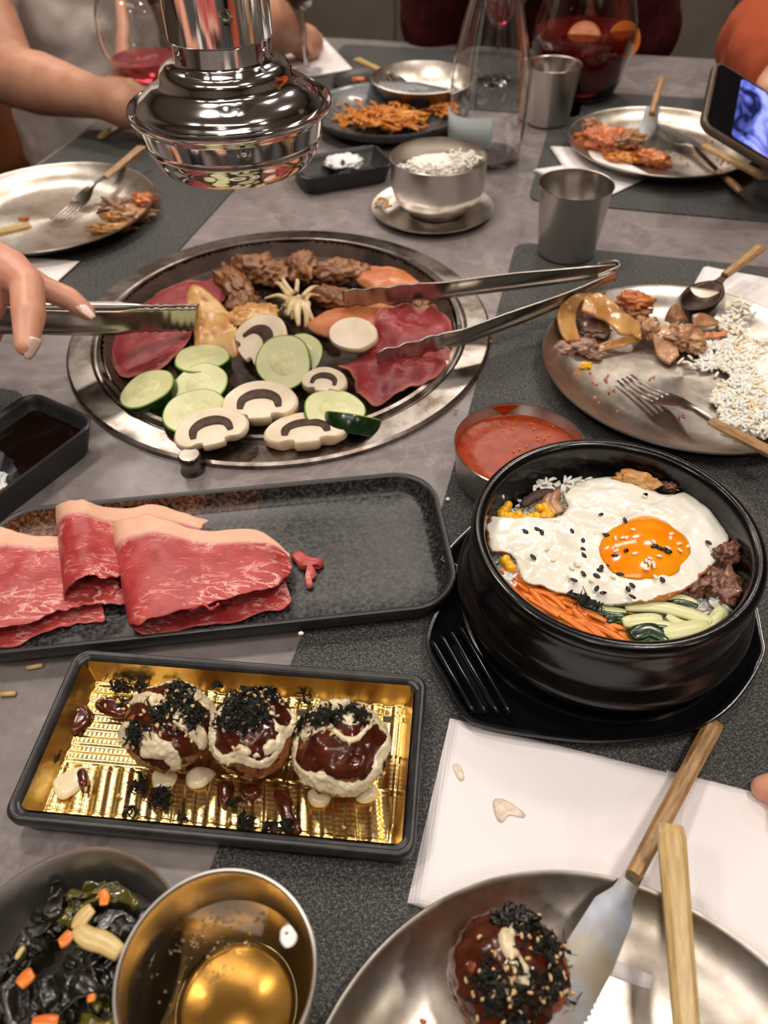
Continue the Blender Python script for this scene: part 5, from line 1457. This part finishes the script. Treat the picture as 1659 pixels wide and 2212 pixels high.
V, F = [], []; rnd = random.Random(6); V0, F0 = lathe_vf([(0, 1), (.7, .7), (1, 0), (0, -.1)], 8)
for k in range(110):
    a = R(rnd.gauss(118, 34)); rr = .0275 + rnd.gauss(0, .0022) if k < 60 else rnd.uniform(.004, .024)
    p = Vector((rr * math.cos(a), rr * math.sin(a), .0545)); s_ = rnd.uniform(.0004, .0009); b = len(V)
    V += [p + Vector(v) * s_ for v in V0]; F += [tuple(b + i for i in f) for f in F0]
o = mesh('bubbles', V, F, M['glass'], None, (cpx.x, cpx.y, 0)); tag(o, 'ring of small clear bubbles on the golden drink', 'bubbles', kind='stuff')


# ================================================================== BLACK DIPPING DISHES
def dip_dish(label, c, ang, L_, Wd, hgt=.027, group='black dipping dishes'):
    o = thing('dipping_dish', label, 'dish', (c.x, c.y, .0005), ang, group)
    def hz(x, y):
        z = hgt - .0015
        for cx, hw in ((L_ * .255, L_ * .215), (-L_ * .215, L_ * .225)):
            ex = hw - abs(x - cx); ey = Wd * .44 - abs(y); e = min(ex, ey)
            if ex < .008 and ey < .008: e = min(e, .008 - math.hypot(.008 - ex, .008 - ey))
            if e > 0: z = min(z, hgt - .0015 - (hgt - .006) * min(1, e / .012) ** .7)
        return z + .0018 * math.cos(4 * math.pi * x / L_) * (1 if z > hgt - .003 else 0)
    loops = []
    for k, z in ((.86, 0), (.88, .002), (.97, hgt - .006), (1.0, hgt - .001)):
        loops.append([(x * k, y * k, z) for x, y in rrect(L_, Wd, .016, 12)])
    rr = rrect(L_, Wd, .016, 12)
    for k in [1.0 - .022 * i for i in range(1, 44)]:
        loops.append([(x * k, y * k, hz(x * k, y * k)) for x, y in rr])
    loft('dish_body', loops, M['matte_black'], o, ang=70)
    return o


e0, e1 = P(62, 858, .026), P(208, 902, .026)
sx_ = (e1 - e0).normalized(); lx = Vector((-sx_.y, sx_.x, 0)) * 1
Wd = (e1 - e0).length + .010
Ld = .145
ang = math.atan2(lx.y, lx.x)
far = P(0, 1085, .026) - P(206, 930, .026)
lx2 = (-far).normalized(); ang = math.atan2(lx2.y, lx2.x)
cdish = (e0 + e1) / 2 - lx2 * (Ld / 2 - .003)
dip_dish('black two-part dish of soy sauce and salt at the left edge', cdish, ang, Ld, Wd)
cl = lambda dx: Vector((cdish.x, cdish.y, 0)) + Vector((math.cos(ang), math.sin(ang), 0)) * dx
o = loft('soy_sauce', [[(x, y, z) for x, y in rrect(Ld * .40, Wd * .80, .010, 6)] for z in (.010, .016)], M['soy'], None, cl(Ld * .255)); o.rotation_euler = (0, 0, ang); tag(o, 'dark soy sauce in the black two-part dish', 'sauce')
o = blob('salt', (Ld * .19, Wd * .38, .012), M['salt'], None, cl(-Ld * .215) + Vector((0, 0, .012)), amp=.2, freq=3, seed=3, sub=5); o.rotation_euler = (0, 0, ang); tag(o, 'coarse white salt in the black two-part dish', 'salt', kind='stuff')
c2_ = P(735, 348, .024)
dip_dish('small black dish of white salt behind the hood', c2_, R(20), .125, .075, .024)
o = blob('salt', (.024, .020, .007), M['salt'], None, P(742, 350, .017), amp=.3, freq=3, seed=4, sub=4); tag(o, 'white salt heap in the small black dish behind the hood', 'salt', kind='stuff')

# ================================================================== NOODLE PLATE AND BACK BOWL
np_ = P(838, 232, .026)
npl = thing('noodle_plate', 'dark grey speckled plate of orange noodles behind the hood', 'plate', (np_.x, np_.y, .002))
M['speckle_grey'] = mottled('grey_speckled_ceramic', (52, 53, 56), (98, 98, 99), 220, .35, .2, 300, coat=.2)
lathe('plate_body', [(0, .004), (.06, .004), (.085, .008), (.108, .022), (.113, .0255), (.1145, .0255), (.1145, .0235), (.104, .012), (.075, .0), (0, 0)], M['speckle_grey'], npl, n=96)
rnd = random.Random(14)
V, F = [], []
for k in range(230):
    right = k % 6 == 0
    cx_, cy_ = (975, 232) if right else (840, 250)
    x, y = cx_ + rnd.gauss(0, 12 if right else 36), cy_ + rnd.gauss(0, 7 if right else 11)
    z0 = .012 + max(0, .016 * (1 - ((x - 840) / 90) ** 2)) * rnd.random() + (.004 if right else 0)
    A = []
    for i in range(5):
        A.append(P(x, y, z0)); x += rnd.gauss(0, 11); y += rnd.gauss(0, 5); z0 = max(.009, z0 + rnd.gauss(0, .0025))
    A = [p if (p - np_).xy.length < .10 else np_ + (p - np_) * .8 for p in A]
    tube_vf(smooth_pts(A, 12, False), .0018, 5, 1, V, F)
o = mesh('noodles', V, F, M['noodle'], None); tag(o, 'heap of orange fried noodles on the dark speckled plate', 'noodles', kind='stuff')
lump('noodle_core', 'dense middle of the orange noodle heap', 'noodles', 838, 252, .016, 170, 52, .018, 0, M['noodle'], 4, amp=.35, sub=4)
b2_ = P(912, 165, .038)
bo = thing('steel_bowl', 'wide steel bowl behind the noodle plate', 'bowl', (b2_.x, b2_.y, .002))
lathe('bowl_wall', [(0, 0), (.04, 0), (.062, .012), (.078, .034), (.0795, .0355), (.078, .0365), (.0765, .034), (.060, .013), (.04, .003), (0, .003)], M['plate_steel'], bo, n=96)
b3_ = P(800, 168, .012)
bo = thing('dark_plate', 'small dark plate with food scraps behind the noodle plate', 'plate', (b3_.x, b3_.y, .002))
lathe('plate_body', [(0, .001), (.045, .001), (.06, .008), (.061, .009), (.061, .007), (.045, 0), (0, 0)], M['matte_black'], bo, n=64)
lump('food_scrap', 'orange food scrap on the small dark plate', 'food', 775, 172, .012, 34, 16, .008, 0, M['kimchi'], 2, amp=.5)

# ================================================================== GLASSWARE
cb = P(1046, 345, 0)
ca = thing('glass_carafe', 'clear glass water carafe with a pale label, between bowl and cups', 'carafe', (cb.x, cb.y, .002))
oz = [(.030, 0), (.044, .0), (.0475, .004), (.0490, .03), (.0500, .07), (.0500, .10), (.0465, .125), (.0385, .160), (.0300, .190), (.0210, .225), (.0165, .26), (.0170, .30)]
iz = [(r - .0022, z) for r, z in reversed(oz[2:])]; iz[-1] = (.043, .008)
lathe('glass_body', [(0, .004)] + oz + iz + [(.03, .007), (0, .009)], M['glass'], ca, n=96, ang=70)
V, F = [], []
for i in range(25):
    a = R(165 + i * 4.4)
    for z in (.030, .066): V.append((.0505 * math.cos(a), .0505 * math.sin(a), z + (.002 * math.sin(a * 3))))
for i in range(24): F.append((2 * i, 2 * i + 1, 2 * i + 3, 2 * i + 2))
lb = mesh('label', V, F, M['label_blue'], ca); md = lb.modifiers.new('s', 'SOLIDIFY'); md.thickness = .0003
jb = P(1243, 205, 0)
ju = thing('sangria_jug', 'wide glass jug of red sangria with orange slices at the back', 'jug', (jb.x, jb.y, .002))
oz = [(.040, 0), (.052, .0), (.058, .006), (.070, .035), (.0770, .070), (.0775, .085), (.0745, .105), (.0640, .140), (.0500, .185), (.0420, .225), (.0470, .26)]
iz = [(r - .0025, z) for r, z in reversed(oz[2:])]
lathe('glass_body', [(0, .003)] + oz + iz + [(.05, .005), (0, .006)], M['glass'], ju, n=96, ang=70)
o = lathe('sangria', [(0, .006), (.050, .0065), (.0545, .008), (.0670, .0355), (.0735, .070), (.0740, .085), (.0725, .090), (0, .090)], M['sangria'], None, (jb.x, jb.y, .0024), n=96, ang=60); tag(o, 'dark red sangria filling the lower half of the glass jug', 'drink')
for i, (lab, x, y, z, dy, tilt) in enumerate([('orange slice floating upright at the front of the sangria', 1228, 122, .085, -.035, 60), ('orange slice at the right wall of the sangria jug', 1318, 125, .080, -.02, 70)]):
    q = jb + Vector(((x - 1240) / 1400, dy, z))
    s_ = thing('orange_slice', lab, 'fruit', q, 0, 'orange slices in the sangria')
    lathe('peel', [(.0225, -.0022), (.025, -.0022), (.0255, 0), (.025, .0022), (.0225, .0022)], M['orange_peel'], s_, n=40)
    lathe('flesh', [(0, -.0018), (.0226, -.0018), (.0226, .0018), (0, .0018)], M['orange_flesh'], s_, n=40)
    s_.rotation_euler = (R(tilt), R(-25 + 50 * i), 0)
for i, (dx, dy, z) in enumerate([(.02, -.045, .06), (-.01, -.055, .05), (.045, -.03, .045), (0, -.04, .03), (.03, -.03, .02)]):
    o = blob('fruit_piece', (.014, .012, .013), mottled('wine_soaked_apple', (120, 24, 20), (150, 40, 30), 60, .2) if i == 0 else bpy.data.materials['wine_soaked_apple'], None, jb + Vector((dx, dy, z)), amp=.15, seed=i, sub=3)
    tag(o, ['round red-soaked fruit piece near the top of the sangria', 'red-soaked fruit piece left in the sangria', 'red-soaked fruit piece right in the sangria', 'red-soaked fruit piece low in the sangria', 'red-soaked fruit piece at the bottom of the jug'][i], 'fruit', 'fruit pieces in the sangria')


def wineglass(label, base, rb, zb, zt, liq, lz, lmat, rt=None, ll=''):
    """bowl from height zb to zt with radius rb"""
    o = thing('wine_glass', label, 'glass', (base.x, base.y, .0022), 0)
    rt = rt or rb * .78; hb = zt - zb
    bowl = [(.0038, zb), (rb * .40, zb + hb * .06), (rb * .75, zb + hb * .20), (rb * .96, zb + hb * .38), (rb, zb + hb * .52), (rb * .96, zb + hb * .72), (rt, zt)]
    inner = [(r - .0011 if r > .01 else 0, z + (.0016 if i == 0 else .0004)) for i, (r, z) in enumerate(bowl)]
    lathe('glass_body', [(0, 0), (.034, 0), (.0345, .001), (.02, .003), (.006, .006), (.0036, .012), (.0033, zb * .6)] + bowl + inner[::-1], M['glass'], o, n=72, ang=80)
    pr = [(r * .985 - .0012 if r > .01 else 0, z + .0024) for r, z in bowl if z < lz]
    rr = rb * .985 - .0012
    for (a, b), (a2, b2) in zip(bowl, bowl[1:]):
        if b <= lz <= b2: rr = (a + (a2 - a) * (lz - b) / (b2 - b)) * .985 - .0012
    q = lathe('wine', pr + [(rr, lz), (0, lz)], M[lmat], None, (base.x, base.y, .0022), n=72, ang=60); tag(q, ll, 'drink')
    return o


wineglass('large wine glass of rose wine held by the man in white', P(347, 288, 0), .056, .062, .185, 1, .098, 'rose', ll='small pool of rose wine in the large wine glass at the left')
wineglass('stemmed glass of dark red wine behind the hood', P(664, 160, 0), .040, .092, .190, 1, .150, 'darkwine', ll='dark red wine in the stemmed glass behind the hood')
wineglass('wine glass with pink drink seen through the carafe', P(1072, 178, 0), .040, .075, .190, 1, .125, 'rose', ll='pink drink in the glass seen through the carafe')


# ================================================================== PHONE
def PD(px, py, d): return EYE + (FW + RT * ((px - 829.5) / FPX) - UP * ((py - 1106) / FPX)) * d


tlp, blp, trp = PD(1545, 128, .90), PD(1574, 296, .86), PD(1712, 232, .92)
ex = (trp - tlp).normalized(); ez = ex.cross(tlp - blp).normalized(); ey = ez.cross(ex)
ph_ = thing('phone', 'smartphone with a lit blue picture held over the far right plate', 'phone', tlp)
pw, plen = (tlp - blp).length, .155
loops = []
for k, z in ((.97, -.0075), (1, -.006), (1, .000), (.985, .001), (.955, .0012)):
    loops.append([(x * (1 - (1 - k) * pw / plen) + plen / 2, y * k - pw / 2, z) for x, y in rrect(plen, pw, .014, 8)])
loft('case', loops, M['phone_case'], ph_, ang=50)
loft('display_glass', [[(x + plen / 2, y - pw / 2, z) for x, y in rrect(plen - .008, pw - .008, .010, 8)] for z in (.0010, .0018)], M['phone_black'], ph_)
loft('lit_picture', [[(x + plen / 2 + .012, y - pw / 2, z) for x, y in rrect(plen - .05, pw - .014, .006, 6)] for z in (.0018, .0020)], M['screen'], ph_)
ph_.matrix_world = Matrix.Translation(tlp) @ Matrix((ex, ey, ez)).transposed().to_4x4()


# ================================================================== CRUMBS ON THE TABLE
for lab, pts in (('pale noodle crumb on the table above the gold tray', [(58, 1443), (75, 1440), (92, 1437)]), ('pale noodle crumb on the table near the left photo edge', [(2, 1500), (18, 1499), (34, 1498)])):
    A = [P(x, y, .0018) for x, y in pts]
    o = tube('crumb', A, .0016, M['onion'], None, 8, loc=A[1]); tag(o, lab, 'crumb')
for i, (x, y, m, lab) in enumerate([(967, 1078, 'rice', 'white crumb on the mat right of the black tray'), (1060, 738, 'kimchi', 'orange crumb on the ring side of the mat'), (985, 885, 'golden', 'tan food crumb on the table beside the grill ring'), (650, 1368, 'rice', 'white crumb on the front rim of the black tray')]):
    z = .0215 if i == 3 else .003
    o = blob('crumb', (.0018, .0015, .0012), M[m], None, P(x, y, z), amp=.4, seed=i, sub=2); tag(o, lab, 'crumb')


# ================================================================== PEOPLE
def capsules(name, segs, voxel, mat, parent=None, it=6, loc=None):
    V, F = [], []
    for (p0, r0, p1, r1) in segs:
        p0 = Vector(p0); p1 = Vector(p1); d = p1 - p0; L_ = d.length
        if L_ < 1e-5: d = Vector((0, 0, 1)); L_ = 1e-5
        d = d.normalized(); s = d.orthogonal().normalized(); u = d.cross(s); b = len(V); n = 14; rows = []
        for k in range(1, 6):
            a = math.pi / 2 * (1 - k / 5); rows.append((p0 - d * r0 * math.sin(a), r0 * math.cos(a)))
        for k in range(0, 5):
            a = math.pi / 2 * (k / 5); rows.append((p1 + d * r1 * math.sin(a), r1 * math.cos(a)))
        V.append(p0 - d * r0)
        for c, r in rows:
            for j in range(n): a = 2 * math.pi * j / n; V.append(c + (s * math.cos(a) + u * math.sin(a)) * r)
        V.append(p1 + d * r1)
        for j in range(n): F.append((b, b + 1 + (j + 1) % n, b + 1 + j))
        for k in range(len(rows) - 1):
            for j in range(n):
                x = b + 1 + k * n; F.append((x + j, x + (j + 1) % n, x + n + (j + 1) % n, x + n + j))
        x = b + 1 + (len(rows) - 1) * n
        for j in range(n): F.append((x + j, x + (j + 1) % n, len(V) - 1))
    loc = Vector(loc) if loc is not None else Vector((0, 0, 0))
    o = mesh(name, [v - loc for v in V], F, mat, parent, loc if loc.length else None)
    m = o.modifiers.new('r', 'REMESH'); m.mode = 'VOXEL'; m.voxel_size = voxel; m.use_smooth_shade = True
    m = o.modifiers.new('s', 'SMOOTH'); m.factor = .5; m.iterations = it
    return o


def chain(pts, rads): return [(pts[i], rads[i], pts[i + 1], rads[i + 1]) for i in range(len(pts) - 1)]


def person(label, hip, face, sh_z, elbowR, wristR, elbowL, wristL, top, top_mat, sleeve=1.0, hair=True, handR=None, handL=None):
    """hip = seat point, face = unit direction the chest faces (horizontal); R is the person's right"""
    f = Vector(face).normalized(); r = f.cross(Vector((0, 0, 1))); up = Vector((0, 0, 1)); hip = Vector(hip)
    ch = hip + f * .06 + up * (sh_z - hip.z - .08); nk = ch + up * .13; hd_ = nk + up * .13 + f * .04
    sR = ch + r * .17 + up * .05; sL = ch - r * .17 + up * .05
    eR, wR, eL, wL = map(Vector, (elbowR, wristR, elbowL, wristL))
    root = thing('person', label, 'person', (hip.x, hip.y, FZ))
    o0 = Vector((hip.x, hip.y, FZ)); S = lambda segs: [(Vector(a) - o0, b, Vector(c) - o0, d) for a, b, c, d in segs]
    kn = [hip + f * .42 + r * s * .12 + up * .02 for s in (1, -1)]; an = [Vector((k.x, k.y, FZ + .09)) + f * .02 for k in kn]
    segs = chain([hip, hip + up * .2, ch], [.13, .12, .12]) + chain([ch, nk, hd_], [.09, .055, .055]) + [(hd_, .088, hd_ + up * .05 - f * .01, .092), (hd_ - up * .04 + f * .05, .05, hd_ + f * .06, .055), (hd_ + f * .10 - up * .02, .011, hd_ + f * .085 + up * .03, .009)]
    segs += [(hd_ + r * s * .09, .014, hd_ + r * s * .092 + up * .03, .014) for s in (1, -1)]
    for s_, e, w_ in ((sR, eR, wR), (sL, eL, wL)):
        segs += chain([s_, e, e.lerp(w_, .35), w_], [.052, .042, .043, .026])
    for k, a in zip(kn, an): segs += chain([hip, k, a, a + f * .13 - up * .04], [.10, .065, .045, .035])
    for h in (handR, handL):
        if h: segs += h
    capsules('body', S(segs), .0062 if (handR or handL) else .012, M['skin'], root, 3)
    tp = chain([hip + up * .0, hip + up * .2, ch], [.148, .142, .142]) + [(sR, .066, ch, .11), (sL, .066, ch, .11)]
    for s_, e, w_ in ((sR, eR, wR), (sL, eL, wL)):
        if sleeve >= 1: tp += chain([s_, e, e.lerp(w_, .4), e.lerp(w_, .93)], [.070, .064, .060, .040])
        else: tp += [(s_, .070, s_.lerp(e, sleeve), .064)]
    tpo = capsules(top, S(tp), .009, top_mat, root, 3)
    tx = bpy.data.textures.new('folds', 'CLOUDS'); tx.noise_scale = .09; m = tpo.modifiers.new('d', 'DISPLACE'); m.texture = tx; m.strength = .026; m.mid_level = .5
    lg = []
    for k, a in zip(kn, an): lg += chain([hip, k, a + up * .03], [.125, .082, .062])
    capsules('trousers', S(lg), .013, M['jeans'], root, 3)
    capsules('hair', S([(hd_ + up * .05 - f * .02, .102, hd_ - f * .03, .098), (hd_ + up * .07 + f * .02, .088, hd_ + up * .05 - f * .02, .1)]), .01, M['hair'], root, 3)
    for s in (1, -1):
        e_ = blob('eye', (.012, .012, .009), M['nail'], root, hd_ + f * .098 + r * s * .032 + up * .03 - o0, amp=0, sub=2)
    tube('lips', smooth_pts([hd_ + f * .104 + r * .022 - up * .045 - o0, hd_ + f * .112 - up * .046 - o0, hd_ + f * .104 - r * .022 - up * .045 - o0], 8, False), .005, M['bulgogi'], root, 8)
    return root


# man in white at the far left, forearm on the table and hand round the wine glass
fc = Vector((.62, -.78, 0)).normalized()
hw_ = P(225, 215, .055); el_ = P(22, 165, .055)
glb = P(347, 288, 0)
hand = []
pm = P(268, 222, .055)
hand += chain([hw_, pm], [.028, .034])
kn_ = [pm + Vector((.018, -.010, .026)), pm + Vector((.024, -.014, .010)), pm + Vector((.024, -.014, -.006)), pm + Vector((.018, -.012, -.021))]
for i, k in enumerate(kn_):
    g1 = glb + Vector((.022, -.026 - .002 * i, .062 - .016 * i)); mid = k.lerp(g1, .5) + Vector((-.008, -.012, 0))
    hand += chain([pm, k, mid, g1], [.022, .0105, .0095, .008])
hand += chain([pm + Vector((-.005, .01, .01)), P(262, 150, .075), P(264, 90, .10), P(268, 25, .125)], [.020, .013, .0115, .009])
person('man in a white T-shirt at the far left, one hand round a wine glass', T(-.93, 1.40, -.24), fc, .33, el_, hw_, P(560, 40, .10), P(636, 78, .040), 'white_shirt', M['white_cloth'], .55, handR=hand,
       handL=[(P(636, 78, .040), .026, P(660, 92, .03), .030)] + [(P(660, 92, .03), .014, P(690, 80 + 8 * k, .02), .009) for k in range(4)] + [(P(650, 95, .03), .013, P(668, 112, .025), .010)])
# person in maroon at the far end of the table
PY = lambda px, py, Yw: EYE + (FW + RT * ((px - 829.5) / FPX) - UP * ((py - 1106) / FPX)) * (Yw / (FW + RT * ((px - 829.5) / FPX) - UP * ((py - 1106) / FPX)).y)
eb1, eb2 = PY(940, 42, 1.66), PY(1395, 66, 1.60)
w1, w2 = PY(1005, -150, 1.60), PY(1290, -170, 1.56)
person('person in a dark maroon knitted sweater at the far end, both elbows on the table', T(-.20, 1.94, -.26), Vector((-.05, -1, 0)), .36, eb1, w1, eb2, w2, 'maroon_sweater', M['maroon'], 1.0,
       handR=[(w1, .026, w1 + Vector((.03, -.02, .05)), .032)] + [(w1 + Vector((.03, -.02, .05)), .014, w1 + Vector((.09, -.03, .09 - .022 * k)), .009) for k in range(4)] + [(w1 + Vector((.02, -.02, .05)), .014, w1 + Vector((.02, -.04, .12)), .010)],
       handL=[(w2, .026, w2 + Vector((-.03, -.02, .05)), .032)] + [(w2 + Vector((-.03, -.02, .05)), .014, w2 + Vector((-.09, -.03, .09 - .022 * k)), .009) for k in range(4)] + [(w2 + Vector((-.02, -.02, .05)), .014, w2 + Vector((-.02, -.04, .12)), .010)])
# person in orange at the right, holding the phone
wr = PD(1690, 168, .97)
hp = [(wr, .027, PD(1690, 215, .93), .034)]
for k in range(4):
    a = PD(1672 + 16 * k, 165, .95); hp += chain([PD(1690, 200, .94), a, PD(1650 + 18 * k, 172 + 6 * k, .935), PD(1648 + 18 * k, 188 + 7 * k, .918)], [.024, .010, .009, .008])
hp += chain([PD(1690, 230, .93), PD(1720, 290, .90), PD(1700, 300, .88)], [.020, .012, .010])
person('person in an orange ribbed sweater at the right, holding up a phone', T(.74, 1.22, -.26), Vector((-1, -.15, 0)), .40, PD(1590, 95, 1.10) + Vector((.05, .03, -.01)), wr, PD(1900, 60, 1.0), PD(1830, 200, .95), 'orange_sweater', M['orange_knit'], 1.0, handR=hp)


# hand with the left tongs
def hand_person():
    root = thing('person', 'hand with pale painted nails gripping the tongs at the left edge', 'person', P(-300, 560, .10))
    o0 = root.location.copy()
    S = lambda segs: [(Vector(a) - o0, b, Vector(c) - o0, d) for a, b, c, d in segs]
    palm = P(-45, 590, .118); wr = P(-190, 560, .13); elb = P(-560, 470, .10)
    segs = chain([elb, wr], [.042, .027]) + [(wr, .027, palm, .030), (wr, .026, P(-60, 640, .105), .026), (P(-20, 572, .118), .020, palm, .028)]
    segs += chain([palm, P(30, 584, .112), P(92, 622, .099), P(150, 645, .089), P(188, 674, .080)], [.022, .0125, .0105, .0095, .0072])          # index along the tongs
    segs += chain([P(-30, 570, .125), P(20, 582, .122), P(58, 612, .118), P(62, 680, .106), P(56, 746, .094)], [.022, .0165, .0130, .0130, .0085])    # thumb, in front of the tongs
    for k in range(3):                                                                                                                            # fingers curled behind the tongs
        b = P(-25 - 34 * k, 610 + 6 * k, .105 - .002 * k)
        segs += chain([palm, b, P(-12 - 38 * k, 655, .092) + Vector((0, .030, 0)), P(-14 - 38 * k, 700, .066) + Vector((0, .016, 0)), P(-18 - 38 * k, 730, .056)], [.022, .011, .0100, .0090, .0078])
    capsules('hand', S(segs), .0016, M['skin_hand'], root, 8)
    def nail(a, b, w_, nrm, nm='fingernail'):
        a, b = Vector(a), Vector(b); d = b - a; s = d.normalized().cross(nrm).normalized(); V, F = [], []
        for i in range(8):
            t = i / 7; ww = w_ * (1 - .55 * t ** 3)
            for j in range(5):
                q = j / 2 - 1; V.append(a + d * t + s * ww * q - nrm * (abs(q) ** 2 * w_ * .35) - nrm * (.001 * t * t) - o0)
        for i in range(7):
            for j in range(4): x = i * 5 + j; F.append((x, x + 1, x + 6, x + 5))
        o = mesh(nm, V, F, M['nail'], root); m = o.modifiers.new('s', 'SOLIDIFY'); m.thickness = .0007
    up = Vector((.25, -.35, .9)).normalized()
    nail(P(166, 652, .089) + up * .0015, P(203, 684, .0825) + up * .0005, .0052, up)
    nail(P(74, 735, .098) + Vector((.004, -.002, .003)), P(62, 776, .088), .0050, Vector((.75, -.5, .4)).normalized())
    capsules('sleeve', S(chain([elb - (wr - elb) * .3, elb.lerp(wr, .55)], [.055, .044])), .006, M['maroon'], root, 3)


hand_person()
# fingertip at the right edge
rr_ = thing('person', 'fingertips resting on the mat at the right photo edge above the napkin', 'person', P(1760, 1700, .012))
o0 = rr_.location.copy()
sg = [(P(1900, 1740, .03), .026, P(1830, 1730, .022), .030)]
for k in range(4):
    sg += chain([P(1830, 1730, .022), P(1800 - 4 * k, 1690 + 30 * k, .022), P(1735 - 2 * k, 1690 + 28 * k, .018), P((1652, 1690, 1700, 1712)[k], 1703 + 26 * k, .0095)], [.022, .0105, .0092, .0075])
sg += chain([P(1840, 1760, .022), P(1800, 1830, .014), P(1760, 1845, .011)], [.022, .011, .009])
sg += [(P(1900, 1740, .03), .028, P(2200, 1720, .06), .04)]
capsules('hand', [(Vector(a) - o0, b, Vector(c) - o0, d) for a, b, c, d in sg], .002, M['skin_hand'], rr_, 6)


# ================================================================== CHAIRS
def chair(label, pos, ang, m='leather'):
    o = thing('dining_chair', label, 'chair', (pos.x, pos.y, FZ), ang, 'restaurant chairs')
    boxo('seat', (.44, .44, .07), M[m], o, (0, 0, .42), bev=.02)
    V, F = [], []; n = 13
    for i in range(n):
        a = R(200 + 140 * i / (n - 1))
        for j in range(5):
            z = .46 + .38 * j / 4; V.append((.235 * math.cos(a) * (1 + .04 * j), .235 * math.sin(a) * (1 + .04 * j), z - (.05 * abs(i - 6) / 6 if j == 4 else 0)))
    for i in range(n - 1):
        for j in range(4): q = i * 5 + j; F.append((q, q + 1, q + 6, q + 5))
    b = mesh('backrest', V, F, M[m], o); md = b.modifiers.new('s', 'SOLIDIFY'); md.thickness = .03; md = b.modifiers.new('b', 'SUBSURF'); md.levels = md.render_levels = 1
    for sx in (-1, 1):
        for sy in (-1, 1): boxo('leg', (.03, .03, .39), M['dark_metal'], o, (sx * .18, sy * .18, .195), bev=.003)
    return o


chair('brown leather chair of the man in white', T(-1.00, 1.42), YAW - R(90) + R(15))
chair('brown leather chair at the far end of the table', T(-.24, 2.04), YAW + R(180))
chair('brown leather chair of the person in orange', T(.78, 1.22), YAW + R(90))
jk = capsules('jacket', [(T(-.83, .98, -.14), .055, T(-.80, 1.12, -.10), .05), (T(-.83, .98, -.14), .06, T(-.95, 1.0, -.20), .07)], .01, M['jeans']); tag(jk, 'dark jacket draped beside the left side of the table', 'jacket')
